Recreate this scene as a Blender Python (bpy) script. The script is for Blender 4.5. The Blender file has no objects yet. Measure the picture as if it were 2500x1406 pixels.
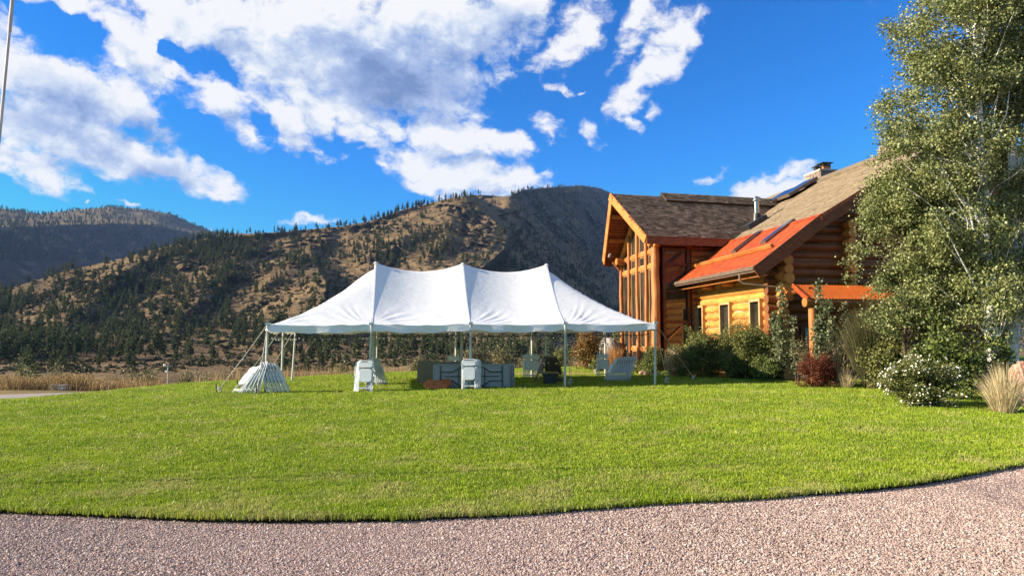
import bpy, bmesh, math, random
import numpy as np
from mathutils import Vector, Matrix, Euler

R = math.radians
S = bpy.context.scene
COL = S.collection

# ------------------------------------------------------------------ camera, sky, sun, exposure
PITCH = 0.0728
FPX = 1650.0
CAMH = 1.6
cd = bpy.data.cameras.new('camera')
cam = bpy.data.objects.new('camera', cd)
COL.objects.link(cam)
cam.location = (0, 0, CAMH)
cam.rotation_euler = (math.pi / 2 + PITCH, 0, 0)
cd.sensor_width = 36.0
cd.lens = FPX / 2500 * 36
cd.clip_start = 0.05
cd.clip_end = 20000
S.camera = cam
S.render.resolution_x, S.render.resolution_y = 1024, 575

SUN_AZ = R(6.5)      # shadows run this far from +x towards +y
SUN_EL = R(22)
EXPOSURE = 1.35
SUN_STRENGTH = 5.0
SKY_STRENGTH = 0.08
S.view_settings.view_transform = 'Standard'
S.view_settings.look = 'None'
S.view_settings.gamma = 1
S.view_settings.use_curve_mapping = False
S.view_settings.exposure = EXPOSURE
TO_SUN = Vector((-math.cos(SUN_AZ) * math.cos(SUN_EL), -math.sin(SUN_AZ) * math.cos(SUN_EL), math.sin(SUN_EL)))
sl = bpy.data.lights.new('sun', 'SUN')
sl.energy = SUN_STRENGTH
sl.angle = R(0.5)
sl.color = (1.0, 0.87, 0.68)
sun = bpy.data.objects.new('sun', sl)
COL.objects.link(sun)
sun.rotation_euler = TO_SUN.to_track_quat('Z', 'Y').to_euler()
sun.location = (-60, -30, 60)


def ray(u, v):
    """World direction through a point of the photograph (2500 x 1406), y component 1."""
    a, b = FPX, 703.0 - v
    y = a * math.cos(PITCH) - b * math.sin(PITCH)
    z = a * math.sin(PITCH) + b * math.cos(PITCH)
    return Vector(((u - 1250.0) / y, 1.0, z / y))


def at(u, v, d):
    r = ray(u, v)
    return Vector((r.x * d, d, CAMH + r.z * d))


def hit(u, v, p, n):
    r = ray(u, v)
    c = Vector((0, 0, CAMH))
    k = (Vector(p) - c).dot(n) / r.dot(n)
    return c + r * k


def xat(u, d):
    return (u - 1250.0) / FPX / (math.cos(PITCH)) * d


class NT:
    """tiny helper to write node trees"""
    def __init__(self, tree):
        self.t = tree
        self.n = tree.nodes
        self.l = tree.links

    def add(self, typ, **kw):
        nd = self.n.new(typ)
        for k, v in kw.items():
            setattr(nd, k, v)
        return nd

    def put(self, sock, v):
        if v is None:
            return
        if isinstance(v, bpy.types.NodeSocket):
            self.l.new(v, sock)
        else:
            sock.default_value = v

    def math(self, op, a, b=None, c=None, clamp=False):
        nd = self.add('ShaderNodeMath', operation=op, use_clamp=clamp)
        self.put(nd.inputs[0], a)
        self.put(nd.inputs[1], b)
        self.put(nd.inputs[2], c)
        return nd.outputs[0]

    def vmath(self, op, a, b=None, s=None):
        nd = self.add('ShaderNodeVectorMath', operation=op)
        self.put(nd.inputs[0], a)
        self.put(nd.inputs[1], b)
        if s is not None:
            self.put(nd.inputs['Scale'], s)
        return nd.outputs['Value'] if op in ('LENGTH', 'DOT_PRODUCT', 'DISTANCE') else nd.outputs[0]

    def noise(self, vec, scale, detail=4, rough=0.55, color=False, lac=2.0, dist=0.0):
        nd = self.add('ShaderNodeTexNoise')
        self.put(nd.inputs['Vector'], vec)
        nd.inputs['Scale'].default_value = scale
        nd.inputs['Detail'].default_value = detail
        nd.inputs['Roughness'].default_value = rough
        nd.inputs['Lacunarity'].default_value = lac
        nd.inputs['Distortion'].default_value = dist
        return nd.outputs['Color'] if color else nd.outputs['Fac']

    def step(self, x, lo, hi, a=0.0, b=1.0):
        nd = self.add('ShaderNodeMapRange', interpolation_type='SMOOTHSTEP')
        self.put(nd.inputs['Value'], x)
        nd.inputs['From Min'].default_value = lo
        nd.inputs['From Max'].default_value = hi
        nd.inputs['To Min'].default_value = a
        nd.inputs['To Max'].default_value = b
        return nd.outputs[0]

    def mix(self, fac, a, b, blend='MIX'):
        nd = self.add('ShaderNodeMix', data_type='RGBA', blend_type=blend)
        self.put(nd.inputs[0], fac)
        self.put(nd.inputs[6], a if isinstance(a, bpy.types.NodeSocket) else (*a, 1))
        self.put(nd.inputs[7], b if isinstance(b, bpy.types.NodeSocket) else (*b, 1))
        return nd.outputs[2]

    def ramp(self, fac, stops):
        nd = self.add('ShaderNodeValToRGB')
        self.put(nd.inputs[0], fac)
        e = nd.color_ramp.elements
        while len(e) < len(stops):
            e.new(0.5)
        for k, (p, c) in enumerate(stops):
            e[k].position = p
            e[k].color = (*c, 1)
        return nd.outputs[0]

    def mapping(self, vec, loc=(0, 0, 0), rot=(0, 0, 0), scale=(1, 1, 1), typ='POINT'):
        nd = self.add('ShaderNodeMapping', vector_type=typ)
        self.put(nd.inputs['Vector'], vec)
        if typ != 'VECTOR':
            nd.inputs['Location'].default_value = loc
        nd.inputs['Rotation'].default_value = rot
        nd.inputs['Scale'].default_value = scale
        return nd.outputs[0]


# ---- world: Nishita sky with clouds laid over it by direction (azimuth, elevation)
world = bpy.data.worlds.new('World')
S.world = world
world.use_nodes = True
W = NT(world.node_tree)
W.n.clear()


def azel(u, v):
    r = ray(u, v).normalized()
    return math.atan2(r.x, r.y), math.asin(r.z)


# cloud masses: centre and half-axes (in the photograph's pixels), turn in degrees, weight
CLOUDS = [
    (200, 215, 330, 85, -4, 1.15), (60, 170, 170, 75, 0, 1.0), (330, 120, 220, 75, -18, 1.1), (560, 50, 260, 80, -8, 1.2), (180, 10, 120, 16, 0, .5),
    (820, 110, 340, 130, -8, 1.5), (1080, 60, 250, 90, 4, 1.3), (980, 200, 200, 75, -10, 1.2), (700, 200, 200, 90, -25, 1.2),
    (330, 250, 170, 55, -25, 1.0), (560, 240, 160, 60, -28, 1.0), (700, 290, 160, 50, -20, 1.0), (860, 250, 170, 60, -15, 1.0), (610, 320, 60, 26, -30, .8),
    (720, 330, 90, 32, -5, .9), (520, 320, 50, 26, -35, .7), (430, 200, 90, 40, -20, .6), (420, 268, 60, 30, -50, .7),
    (130, 330, 260, 50, -10, 1.05), (330, 385, 180, 50, -14, 1.15), (440, 405, 75, 34, -14, 1.0), (50, 395, 130, 40, -6, 1.0), (60, 290, 150, 46, -8, .9),
    (520, 437, 16, 8, 0, .7), (8, 30, 45, 40, 0, .8),
    (1110, 345, 150, 60, -10, 1.25), (1040, 320, 60, 40, 0, 1.1), (1200, 345, 110, 40, -14, 1.1), (1275, 350, 46, 26, -25, .9), (1075, 410, 130, 45, -12, 1.2),
    (1150, 440, 150, 46, -4, 1.25), (1270, 430, 90, 30, 6, 1.0), (1310, 447, 60, 22, 0, .8), (880, 320, 90, 42, -20, 1.0), (955, 305, 80, 40, -10, .9), (930, 400, 40, 20, -20, .6), (870, 365, 26, 14, -20, .6),
    (1090, 238, 26, 20, 30, .7),
    (1440, 60, 120, 52, 48, 1.05), (1370, 120, 95, 36, 40, .85), (1395, 30, 70, 36, 30, .8), (1560, 40, 80, 56, 55, .9), (1640, 90, 85, 38, 65, .85), (1680, 45, 60, 26, 60, .6),
    (1590, 170, 70, 40, 45, .9), (1545, 215, 75, 40, 35, .95), (1600, 130, 80, 30, 60, .7), (1500, 165, 60, 20, 35, .55), (1535, 285, 44, 17, -35, .75), (1600, 275, 22, 26, 0, .45),
    (1340, 300, 48, 30, -35, .75), (1350, 325, 26, 22, 0, .6), (1448, 322, 46, 30, -35, .8), (1440, 300, 26, 22, 0, .6), (1365, 222, 36, 11, -12, .6), (1420, 228, 14, 7, 0, .45),
    (1880, 475, 110, 30, 12, 1.1), (1905, 440, 62, 28, 20, 1.0), (1960, 470, 90, 34, 0, 1.0), (1730, 446, 46, 17, 15, .6), (1607, 446, 13, 7, 0, .6), (1572, 460, 12, 7, 40, .4),
    (765, 547, 72, 13, 0, .85), (325, 500, 26, 8, -10, .6), (500, 556, 26, 8, -10, .6), (225, 487, 9, 4, 0, .5), (1412, 449, 14, 7, 0, .6),
]
HOLES = [(470, 130, 50, 20, -30, 0.6), (545, 165, 44, 22, -35, .6), (300, 300, 60, 14, -20, .5), (620, 290, 60, 20, -30, .6), (480, 310, 90, 36, -35, .9), (800, 335, 60, 18, -15, .5), (150, 55, 95, 30, -8, 1.0), (430, 110, 26, 26, 0, .6), (440, 185, 40, 18, -20, .5), (190, 60, 40, 24, 0, .6), (1180, 135, 40, 20, 0, 0.3)]


def make_density_group():
    g = bpy.data.node_groups.new('cloud_density', 'ShaderNodeTree')
    g.interface.new_socket('Vector', in_out='INPUT', socket_type='NodeSocketVector')
    g.interface.new_socket('Body', in_out='OUTPUT', socket_type='NodeSocketFloat')
    g.interface.new_socket('Density', in_out='OUTPUT', socket_type='NodeSocketFloat')
    G = NT(g)
    gi = G.add('NodeGroupInput')
    go = G.add('NodeGroupOutput')
    v = gi.outputs[0]
    w1 = G.vmath('SUBTRACT', G.noise(v, 9, 3, 0.6, color=True), (0.5, 0.5, 0.5))
    w2 = G.vmath('SUBTRACT', G.noise(v, 34, 3, 0.6, color=True), (0.5, 0.5, 0.5))
    vw = G.vmath('ADD', v, G.vmath('SCALE', w1, s=0.075))
    vw = G.vmath('ADD', vw, G.vmath('SCALE', w2, s=0.024))
    vw = G.vmath('MULTIPLY', vw, (1, 1, 0))
    acc = None

    def blob(cu, cv, ru, rv, deg, wgt):
        a, e = azel(cu, cv)
        m = G.mapping(vw, (a, e, 0), (0, 0, R(deg)), (ru / 1650 * 1.55, rv / 1650 * 1.55, 1), 'TEXTURE')
        gr = G.add('ShaderNodeTexGradient', gradient_type='SPHERICAL')
        G.l.new(m, gr.inputs[0])
        return gr.outputs['Fac'], wgt
    for c in CLOUDS:
        f, wgt = blob(*c)
        f = G.math('MULTIPLY', f, wgt)
        acc = f if acc is None else G.math('SMOOTH_MAX', acc, f, 0.18)
    for c in HOLES:
        f, wgt = blob(*c)
        acc = G.math('MULTIPLY_ADD', f, -wgt, acc)
    # the rest of the sky, outside the picture: the same broken cumulus by noise alone
    sx = G.add('ShaderNodeSeparateXYZ')
    G.l.new(v, sx.inputs[0])
    away = G.step(G.math('ABSOLUTE', sx.outputs[0]), 0.72, 1.0)
    high = G.step(sx.outputs[1], 0.48, 0.62)
    out = G.math('MAXIMUM', away, high)
    low = G.step(sx.outputs[1], 0.06, 0.22)
    wide = G.math('MULTIPLY', G.step(G.noise(v, 2.3, 2, 0.5), 0.48, 0.66), 1.1)
    acc = G.math('MULTIPLY_ADD', G.math('MULTIPLY', out, low), wide, acc)
    body = G.math('MINIMUM', acc, 1.6)
    vs = G.vmath('MULTIPLY', v, (1.0, 1.5, 1.0))
    vs = G.vmath('ADD', vs, G.vmath('SCALE', w1, s=0.05))
    vs = G.vmath('ADD', vs, G.vmath('SCALE', w2, s=0.02))
    n1 = G.math('SUBTRACT', G.noise(vs, 11, 9, 0.62, dist=0.2), 0.5)
    n2 = G.math('SUBTRACT', G.noise(vs, 40, 7, 0.66), 0.5)
    nn = G.math('MULTIPLY_ADD', n1, 2.3, G.math('MULTIPLY', n2, 0.85))
    dens = G.math('ADD', body, nn)
    dens = G.math('MULTIPLY', dens, G.step(body, 0.02, 0.3))
    G.l.new(body, go.inputs[0])
    G.l.new(dens, go.inputs[1])
    return g


tc = W.add('ShaderNodeTexCoord')
sp = W.add('ShaderNodeSeparateXYZ')
W.l.new(tc.outputs['Generated'], sp.inputs[0])
az = W.math('ARCTAN2', sp.outputs[0], sp.outputs[1])
el = W.math('ARCSINE', sp.outputs[2])
cx = W.add('ShaderNodeCombineXYZ')
W.l.new(az, cx.inputs[0])
W.l.new(el, cx.inputs[1])
V0 = cx.outputs[0]
dg = make_density_group()


def dens_at(off):
    nd = W.add('ShaderNodeGroup')
    nd.node_tree = dg
    W.l.new(W.vmath('ADD', V0, off) if off else V0, nd.inputs[0])
    return nd.outputs


# the thick, shaded undersides of the big clouds
THICK = [(1040, 190, 280, 120, -12, .95), (850, 120, 260, 90, -6, .7), (1190, 60, 200, 80, 6, .9), (330, 285, 330, 60, -14, .9), (150, 335, 260, 50, -10, .95), (330, 385, 180, 42, -14, 1.0), (640, 300, 200, 40, -18, .5),
         (1130, 385, 130, 34, -6, .6), (1200, 440, 120, 26, 0, .55), (60, 400, 120, 22, 0, .6), (330, 120, 180, 50, -16, .5), (560, 60, 220, 50, -8, .45), (940, 345, 90, 26, 0, .5), (1900, 480, 90, 24, 8, .4), (600, 215, 120, 36, -20, .4), (1570, 150, 60, 50, 50, .3)]
wth = W.vmath('ADD', V0, W.vmath('SCALE', W.vmath('SUBTRACT', W.noise(V0, 10, 4, 0.6, color=True), (.5, .5, .5)), s=0.09))
wth = W.vmath('MULTIPLY', wth, (1, 1, 0))
th = None
for cu, cv, ru, rv, deg, wgt in THICK:
    a_, e_ = azel(cu, cv)
    mp_ = W.mapping(wth, (a_, e_, 0), (0, 0, R(deg)), (ru / 1650 * 1.4, rv / 1650 * 1.4, 1), 'TEXTURE')
    gr_ = W.add('ShaderNodeTexGradient', gradient_type='SPHERICAL')
    W.l.new(mp_, gr_.inputs[0])
    f_ = W.math('MULTIPLY', gr_.outputs['Fac'], wgt)
    th = f_ if th is None else W.math('SMOOTH_MAX', th, f_, 0.15)
d0 = dens_at(None)
d1 = dens_at((-0.012, 0.030, 0))
alpha = W.step(d0[1], 0.20, 0.76)
lit = W.math('SUBTRACT', d0[1], d1[1])
soft = W.noise(V0, 7, 6, 0.6)
grey = W.math('MULTIPLY', W.step(th, 0.0, 0.95), W.step(soft, 0.28, 0.66, 0.35, 1.15))
wide_g = W.math('MULTIPLY', W.step(d1[1], 0.55, 1.5), W.step(soft, .38, .6, .25, .5))
shade = W.math('MULTIPLY_ADD', lit, 0.34, 0.92)
shade = W.math('SUBTRACT', shade, W.math('MULTIPLY', grey, 0.74))
shade = W.math('SUBTRACT', shade, wide_g)
shade = W.math('ADD', shade, W.math('MULTIPLY', W.math('SUBTRACT', W.noise(V0, 13, 7, 0.55), 0.5), 0.62))
CW = 4.8
ccol = W.ramp(W.math('MULTIPLY_ADD', shade, 0.8, 0.2), [(0.0, (.20, .30, .58)), (0.3, (.33, .45, .74)), (0.52, (.47, .58, .84)), (0.7, (.72, .80, .94)), (0.88, (.97, .97, 1.0))])
ccol = W.vmath('SCALE', ccol, s=CW)
sky = W.add('ShaderNodeTexSky', sky_type='NISHITA')
sky.sun_disc = False
sky.sun_elevation = SUN_EL
sky.sun_rotation = math.atan2(TO_SUN.x, TO_SUN.y)
sky.altitude = 1000
sky.air_density = 1.0
sky.dust_density = 0.3
sky.ozone_density = 2.0
ssep = W.add('ShaderNodeSeparateColor')
W.l.new(W.vmath('MULTIPLY', sky.outputs[0], (0.30, 0.76, 1.30)), ssep.inputs[0])
scmb = W.add('ShaderNodeCombineColor')
W.l.new(W.math('MULTIPLY', W.math('POWER', ssep.outputs[0], 1.57), 0.40), scmb.inputs[0])
W.l.new(W.math('MULTIPLY', W.math('POWER', ssep.outputs[1], 1.15), 0.68), scmb.inputs[1])
W.l.new(W.math('MINIMUM', W.math('MULTIPLY', ssep.outputs[2], 0.86), 4.6), scmb.inputs[2])
skyc = scmb.outputs[0]
fin = W.mix(alpha, skyc, ccol)
bg = W.add('ShaderNodeBackground')
bg.inputs['Strength'].default_value = SKY_STRENGTH
W.l.new(fin, bg.inputs['Color'])
wo = W.add('ShaderNodeOutputWorld')
W.l.new(bg.outputs[0], wo.inputs['Surface'])
world.cycles.sampling_method = 'MANUAL'
world.cycles.sample_map_resolution = 512
S.cycles.use_denoising = True
S.cycles.max_bounces = 6
S.cycles.diffuse_bounces = 3
S.cycles.glossy_bounces = 3
S.cycles.transparent_max_bounces = 8
S.cycles.caustics_reflective = False
S.cycles.caustics_refractive = False

# ------------------------------------------------------------------ mesh helpers
rng = np.random.default_rng(7)
rnd = random.Random(7)
ORG = {}


class MB:
    """collects verts and faces in world space for ONE mesh object"""
    def __init__(self):
        self.v = []
        self.f = []
        self.m = []
        self.mi = 0

    def add(self, vs, fs):
        o = len(self.v)
        self.v.extend([tuple(p) for p in vs])
        for f in fs:
            self.f.append(tuple(i + o for i in f))
            self.m.append(self.mi)
        return self

    def hexa(self, p):
        """8 corners: 4 low (ccw), 4 high"""
        return self.add(p, [(3, 2, 1, 0), (4, 5, 6, 7), (0, 1, 5, 4), (1, 2, 6, 5), (2, 3, 7, 6), (3, 0, 4, 7)])

    def box(self, c, hx, hy, hz, ax=(1, 0, 0), ay=(0, 1, 0), az=(0, 0, 1)):
        c, ax, ay, az = Vector(c), Vector(ax), Vector(ay), Vector(az)
        p = []
        for k in (-1, 1):
            for i, j in ((-1, -1), (1, -1), (1, 1), (-1, 1)):
                p.append(c + ax * (hx * i) + ay * (hy * j) + az * (hz * k))
        return self.hexa(p)

    def beam(self, p0, p1, w, h, up=(0, 0, 1)):
        p0, p1 = Vector(p0), Vector(p1)
        d = (p1 - p0)
        L = d.length
        d.normalize()
        s = d.cross(Vector(up)).normalized()
        n = s.cross(d)
        return self.box((p0 + p1) / 2, L / 2, w / 2, h / 2, d, s, n)

    def slab(self, poly, thick, n):
        """poly: 3D points ccw seen from n; extruded down by thick"""
        n = Vector(n).normalized()
        k = len(poly)
        top = [Vector(p) for p in poly]
        low = [p - n * thick for p in top]
        self.add(low + top, [tuple(range(k - 1, -1, -1)), tuple(range(k, 2 * k))] + [(i, (i + 1) % k, (i + 1) % k + k, i + k) for i in range(k)])
        return self

    def tube(self, pts, rad, n=8, cap=True, wob=0.0):
        pts = [Vector(p) for p in pts]
        if not hasattr(rad, '__len__'):
            rad = [rad] * len(pts)
        vs, fs = [], []
        prev = None
        for i, p in enumerate(pts):
            d = (pts[min(i + 1, len(pts) - 1)] - pts[max(i - 1, 0)])
            if d.length < 1e-9:
                d = Vector((0, 0, 1))
            d.normalize()
            if prev is None:
                s = d.cross(Vector((0.31, 0.17, 1)) if abs(d.z) < 0.93 else Vector((1, 0.13, 0))).normalized()
            else:
                s = (prev - d * prev.dot(d)).normalized()
            prev = s
            t = d.cross(s)
            for k in range(n):
                a = 2 * math.pi * k / n
                r = rad[i] * (1 + (rnd.uniform(-wob, wob) if wob else 0))
                vs.append(p + s * (math.cos(a) * r) + t * (math.sin(a) * r))
        for i in range(len(pts) - 1):
            for k in range(n):
                a, b = i * n + k, i * n + (k + 1) % n
                fs.append((a, b, b + n, a + n))
        if cap:
            fs.append(tuple(range(n - 1, -1, -1)))
            o = (len(pts) - 1) * n
            fs.append(tuple(range(o, o + n)))
        return self.add(vs, fs)

    def log(self, p0, p1, r0, r1=None, n=12, seg=5, wob=0.035, bend=0.012):
        p0, p1 = Vector(p0), Vector(p1)
        r1 = r0 if r1 is None else r1
        pts, rad = [], []
        for i in range(seg + 1):
            t = i / seg
            p = p0.lerp(p1, t)
            if 0 < i < seg:
                p += Vector((rnd.uniform(-1, 1), rnd.uniform(-1, 1), rnd.uniform(-1, 1))) * bend
            pts.append(p)
            rad.append((r0 + (r1 - r0) * t) * (1 + rnd.uniform(-wob, wob)))
        return self.tube(pts, rad, n, True, 0.012)

    def build(self, name, mats, parent=None, smooth=False, angle=0.6):
        o = Vector((0, 0, 0))
        if parent is not None:
            o = ORG.get(parent.name, o)
        me = bpy.data.meshes.new(name)
        me.from_pydata([(p[0] - o[0], p[1] - o[1], p[2] - o[2]) for p in self.v], [], self.f)
        mats = mats if isinstance(mats, (list, tuple)) else [mats]
        for m in mats:
            me.materials.append(m)
        if len(mats) > 1:
            me.polygons.foreach_set('material_index', self.m)
        me.update()
        if smooth:
            me.shade_smooth()
            me.set_sharp_from_angle(angle=angle)
        ob = bpy.data.objects.new(name, me)
        COL.objects.link(ob)
        if parent is not None:
            ob.parent = parent
            ORG[ob.name] = o
        return ob


def npmesh(name, V, F, mats, parent=None, mat_idx=None, smooth=False, link=True):
    """V (n,3), F (m,k) arrays, all faces with the same number of corners"""
    V = np.ascontiguousarray(V, dtype=np.float32)
    F = np.ascontiguousarray(F, dtype=np.int32)
    if parent is not None:
        V = V - np.array(ORG.get(parent.name, (0, 0, 0)), dtype=np.float32)
    m, k = F.shape
    me = bpy.data.meshes.new(name)
    me.vertices.add(len(V))
    me.vertices.foreach_set('co', V.ravel())
    me.loops.add(m * k)
    me.loops.foreach_set('vertex_index', F.ravel())
    me.polygons.add(m)
    me.polygons.foreach_set('loop_start', np.arange(0, m * k, k, dtype=np.int32))
    try:
        me.polygons.foreach_set('loop_total', np.full(m, k, dtype=np.int32))
    except Exception:
        pass
    mats = mats if isinstance(mats, (list, tuple)) else [mats]
    for mt in mats:
        me.materials.append(mt)
    if mat_idx is not None:
        me.polygons.foreach_set('material_index', np.ascontiguousarray(mat_idx, dtype=np.int32))
    me.update(calc_edges=True)
    if smooth:
        me.shade_smooth()
    ob = bpy.data.objects.new(name, me)
    if link:
        COL.objects.link(ob)
    if parent is not None:
        ob.parent = parent
        ORG[ob.name] = Vector(ORG.get(parent.name, (0, 0, 0)))
    return ob


def thing(name, label, cat, loc=(0, 0, 0), group=None):
    o = bpy.data.objects.new(name, None)
    COL.objects.link(o)
    o.empty_display_size = 0.1
    o.location = loc
    ORG[o.name] = Vector(loc)
    return tag(o, label, cat, group)


def tag(o, label=None, cat=None, group=None, kind=None):
    if label:
        o['label'] = label
    if cat:
        o['category'] = cat
    if group:
        o['group'] = group
    if kind:
        o['kind'] = kind
    return o


def copy_tree(o, parent=None):
    c = o.copy()
    COL.objects.link(c)
    if parent is not None:
        c.parent = parent
    for ch in list(o.children):
        copy_tree(ch, c)
    return c


# ---- value noise in numpy
def _hash(ix, iy, seed):
    h = (ix.astype(np.int64) * 374761393 + iy.astype(np.int64) * 668265263 + seed * 1442695041) & 0x7fffffff
    h = ((h ^ (h >> 13)) * 1274126177) & 0x7fffffff
    h = h ^ (h >> 16)
    return (h & 0xffff) / 65535.0


def vnoise(x, y, seed=0):
    x, y = np.asarray(x, float), np.asarray(y, float)
    ix, iy = np.floor(x), np.floor(y)
    fx, fy = x - ix, y - iy
    fx, fy = fx * fx * (3 - 2 * fx), fy * fy * (3 - 2 * fy)
    a, b = _hash(ix, iy, seed), _hash(ix + 1, iy, seed)
    c, d = _hash(ix, iy + 1, seed), _hash(ix + 1, iy + 1, seed)
    return (a + (b - a) * fx) * (1 - fy) + (c + (d - c) * fx) * fy


def fbm(x, y, seed=0, oct=5, gain=0.5):
    s, a, t = 0, 1.0, 0
    for k in range(oct):
        s = s + a * (vnoise(np.asarray(x) * 2 ** k, np.asarray(y) * 2 ** k, seed + k * 17) - 0.5)
        t += a
        a *= gain
    return s / t * 2


def sstep(x, lo, hi):
    t = np.clip((np.asarray(x, float) - lo) / (hi - lo), 0, 1)
    return t * t * (3 - 2 * t)


# ------------------------------------------------------------------ materials
def base_mat(name, rough=0.7, spec=0.3):
    m = bpy.data.materials.new(name)
    m.use_nodes = True
    T = NT(m.node_tree)
    b = m.node_tree.nodes['Principled BSDF']
    b.inputs['Roughness'].default_value = rough
    b.inputs['Specular IOR Level'].default_value = spec
    return m, T, b


def bump(T, b, h, dist=0.01, strength=1.0):
    nd = T.add('ShaderNodeBump')
    nd.inputs['Strength'].default_value = strength
    nd.inputs['Distance'].default_value = dist
    T.l.new(h, nd.inputs['Height'])
    T.l.new(nd.outputs[0], b.inputs['Normal'])


def simple(name, c1, c2=None, scale=8, rough=0.6, spec=0.3, metal=0.0, stretch=(1, 1, 1), island=0.0, bumpd=0.0, detail=5, lo=.35, hi=.65):
    m, T, b = base_mat(name, rough, spec)
    b.inputs['Metallic'].default_value = metal
    c2 = c2 or tuple(x * 0.8 for x in c1)
    co = T.add('ShaderNodeTexCoord').outputs['Object']
    vec = T.mapping(co, scale=stretch)
    n = T.noise(vec, scale, detail, 0.6)
    col = T.mix(T.step(n, lo, hi), c1, c2)
    if island:
        g = T.add('ShaderNodeNewGeometry').outputs['Random Per Island']
        f = T.math('MULTIPLY_ADD', g, island * 2, 1 - island)
        col = T.vmath('SCALE', col, s=f)
    T.l.new(col, b.inputs['Base Color'])
    if bumpd:
        bump(T, b, n, bumpd)
    return m


def leaf_mat(name, c1, c2, island=0.35, trans=0.3, rough=0.5, spec=0.25, nscale=1.2):
    m, T, b = base_mat(name, rough, spec)
    co = T.add('ShaderNodeNewGeometry')
    n = T.noise(co.outputs['Position'], nscale, 3, 0.6)
    g = co.outputs['Random Per Island']
    f = T.math('ADD', T.math('MULTIPLY', n, 0.7), T.math('MULTIPLY', g, 0.5))
    col = T.mix(T.step(f, 0.3, 0.9), c1, c2)
    col = T.vmath('SCALE', col, s=T.math('MULTIPLY_ADD', g, island * 2, 1 - island))
    T.l.new(col, b.inputs['Base Color'])
    tr = T.add('ShaderNodeBsdfTranslucent')
    T.l.new(col, tr.inputs['Color'])
    mx = T.add('ShaderNodeMixShader')
    mx.inputs[0].default_value = trans
    T.l.new(b.outputs[0], mx.inputs[1])
    T.l.new(tr.outputs[0], mx.inputs[2])
    T.l.new(mx.outputs[0], m.node_tree.nodes['Material Output'].inputs['Surface'])
    return m


def wood_mat(name, light, dark, axis, rough=0.5, spec=0.3):
    """log / board: grain along axis (a unit vector), knots, checks"""
    m, T, b = base_mat(name, rough, spec)
    co = T.add('ShaderNodeTexCoord').outputs['Object']
    ax = Vector(axis).normalized()
    # squeeze the coordinate along the grain
    along = T.vmath('DOT_PRODUCT', co, tuple(ax))
    back = T.vmath('SCALE', tuple(ax), s=T.math('MULTIPLY', along, -0.86))
    vec = T.vmath('ADD', co, back)
    g = T.noise(vec, 14, 6, 0.65, dist=0.3)
    big = T.noise(co, 1.7, 3, 0.5)
    f = T.math('ADD', T.math('MULTIPLY', g, 0.7), T.math('MULTIPLY', big, 0.45))
    col = T.mix(T.step(f, 0.4, 0.78), light, dark)
    vo = T.add('ShaderNodeTexVoronoi')
    T.l.new(co, vo.inputs['Vector'])
    vo.inputs['Scale'].default_value = 2.6
    kn = T.step(vo.outputs['Distance'], 0.05, 0.11, 1.0, 0.0)
    col = T.mix(T.math('MULTIPLY', kn, 0.75), col, tuple(x * 0.25 for x in dark))
    chk = T.step(T.noise(vec, 30, 2, 0.5), 0.66, 0.70)
    col = T.mix(T.math('MULTIPLY', chk, 0.55), col, tuple(x * 0.3 for x in dark))
    gi = T.add('ShaderNodeObjectInfo').outputs['Random']
    col = T.vmath('SCALE', col, s=T.math('MULTIPLY_ADD', gi, 0.3, 0.85))
    T.l.new(col, b.inputs['Base Color'])
    bump(T, b, g, 0.006)
    return m


TH = R(9)
A = Vector((math.cos(TH), math.sin(TH), 0))        # along the great-room ridge / up the main slope (plan)
B = Vector((-math.sin(TH), math.cos(TH), 0))       # along the main eave, away from the camera
TW = R(14)
AW = Vector((math.cos(TW), math.sin(TW), 0))
UP = Vector((0, 0, 1))

M = {}
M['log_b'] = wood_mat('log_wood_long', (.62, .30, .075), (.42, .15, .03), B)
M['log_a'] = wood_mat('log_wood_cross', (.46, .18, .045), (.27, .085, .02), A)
M['log_shaded'] = wood_mat('shade_darkened_gable_log', (.24, .09, .028), (.13, .045, .014), A)  # gable log colour darkened to stand in for the shade on that wall
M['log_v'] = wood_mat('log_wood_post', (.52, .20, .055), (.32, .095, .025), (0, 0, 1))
M['log_end'] = simple('log_end_grain', (.62, .33, .12), (.42, .18, .05), 9, 0.7)
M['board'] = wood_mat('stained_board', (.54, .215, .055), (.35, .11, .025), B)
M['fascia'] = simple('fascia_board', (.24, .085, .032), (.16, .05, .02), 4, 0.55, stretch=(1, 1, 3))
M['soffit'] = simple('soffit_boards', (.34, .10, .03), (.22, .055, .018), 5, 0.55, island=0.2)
M['chink'] = simple('chinking', (.55, .47, .36), (.42, .34, .24), 6, 0.9)
M['trim'] = simple('window_trim', (.52, .33, .16), (.42, .24, .10), 6, 0.5)
M['trim_dark'] = simple('dark_window_trim', (.13, .045, .018), (.08, .028, .012), 6, 0.5)
M['wing_shingle'] = simple('brown_shingle', (.31, .215, .14), (.18, .122, .08), 3, 0.9, 0.15, island=0.45)
M['tan_shingle'] = simple('tan_shingle', (.225, .172, .118), (.165, .125, .082), 2.2, 0.9, 0.15, island=0.16)
M['roof_deck'] = simple('roof_underlay', (.07, .05, .035), (.05, .035, .025), 4, 0.9)
M['rust'] = simple('rusted_metal_roof', (.40, .072, .014), (.25, .04, .010), 3, 0.6, 0.3, stretch=(1, 1, 1), bumpd=0.002)
M['rust_bright'] = simple('rusted_porch_metal', (.60, .14, .02), (.45, .09, .014), 5, 0.6, 0.3)
M['gutter'] = simple('gutter_metal', (.16, .11, .075), (.12, .08, .055), 4, 0.4, 0.5)
M['steel'] = simple('flue_steel', (.55, .53, .5), (.4, .39, .37), 6, 0.22, 0.5, metal=1.0, stretch=(6, 6, .5))
M['black_metal'] = simple('black_metal', (.018, .018, .02), (.03, .028, .028), 9, 0.45, 0.5)
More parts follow.
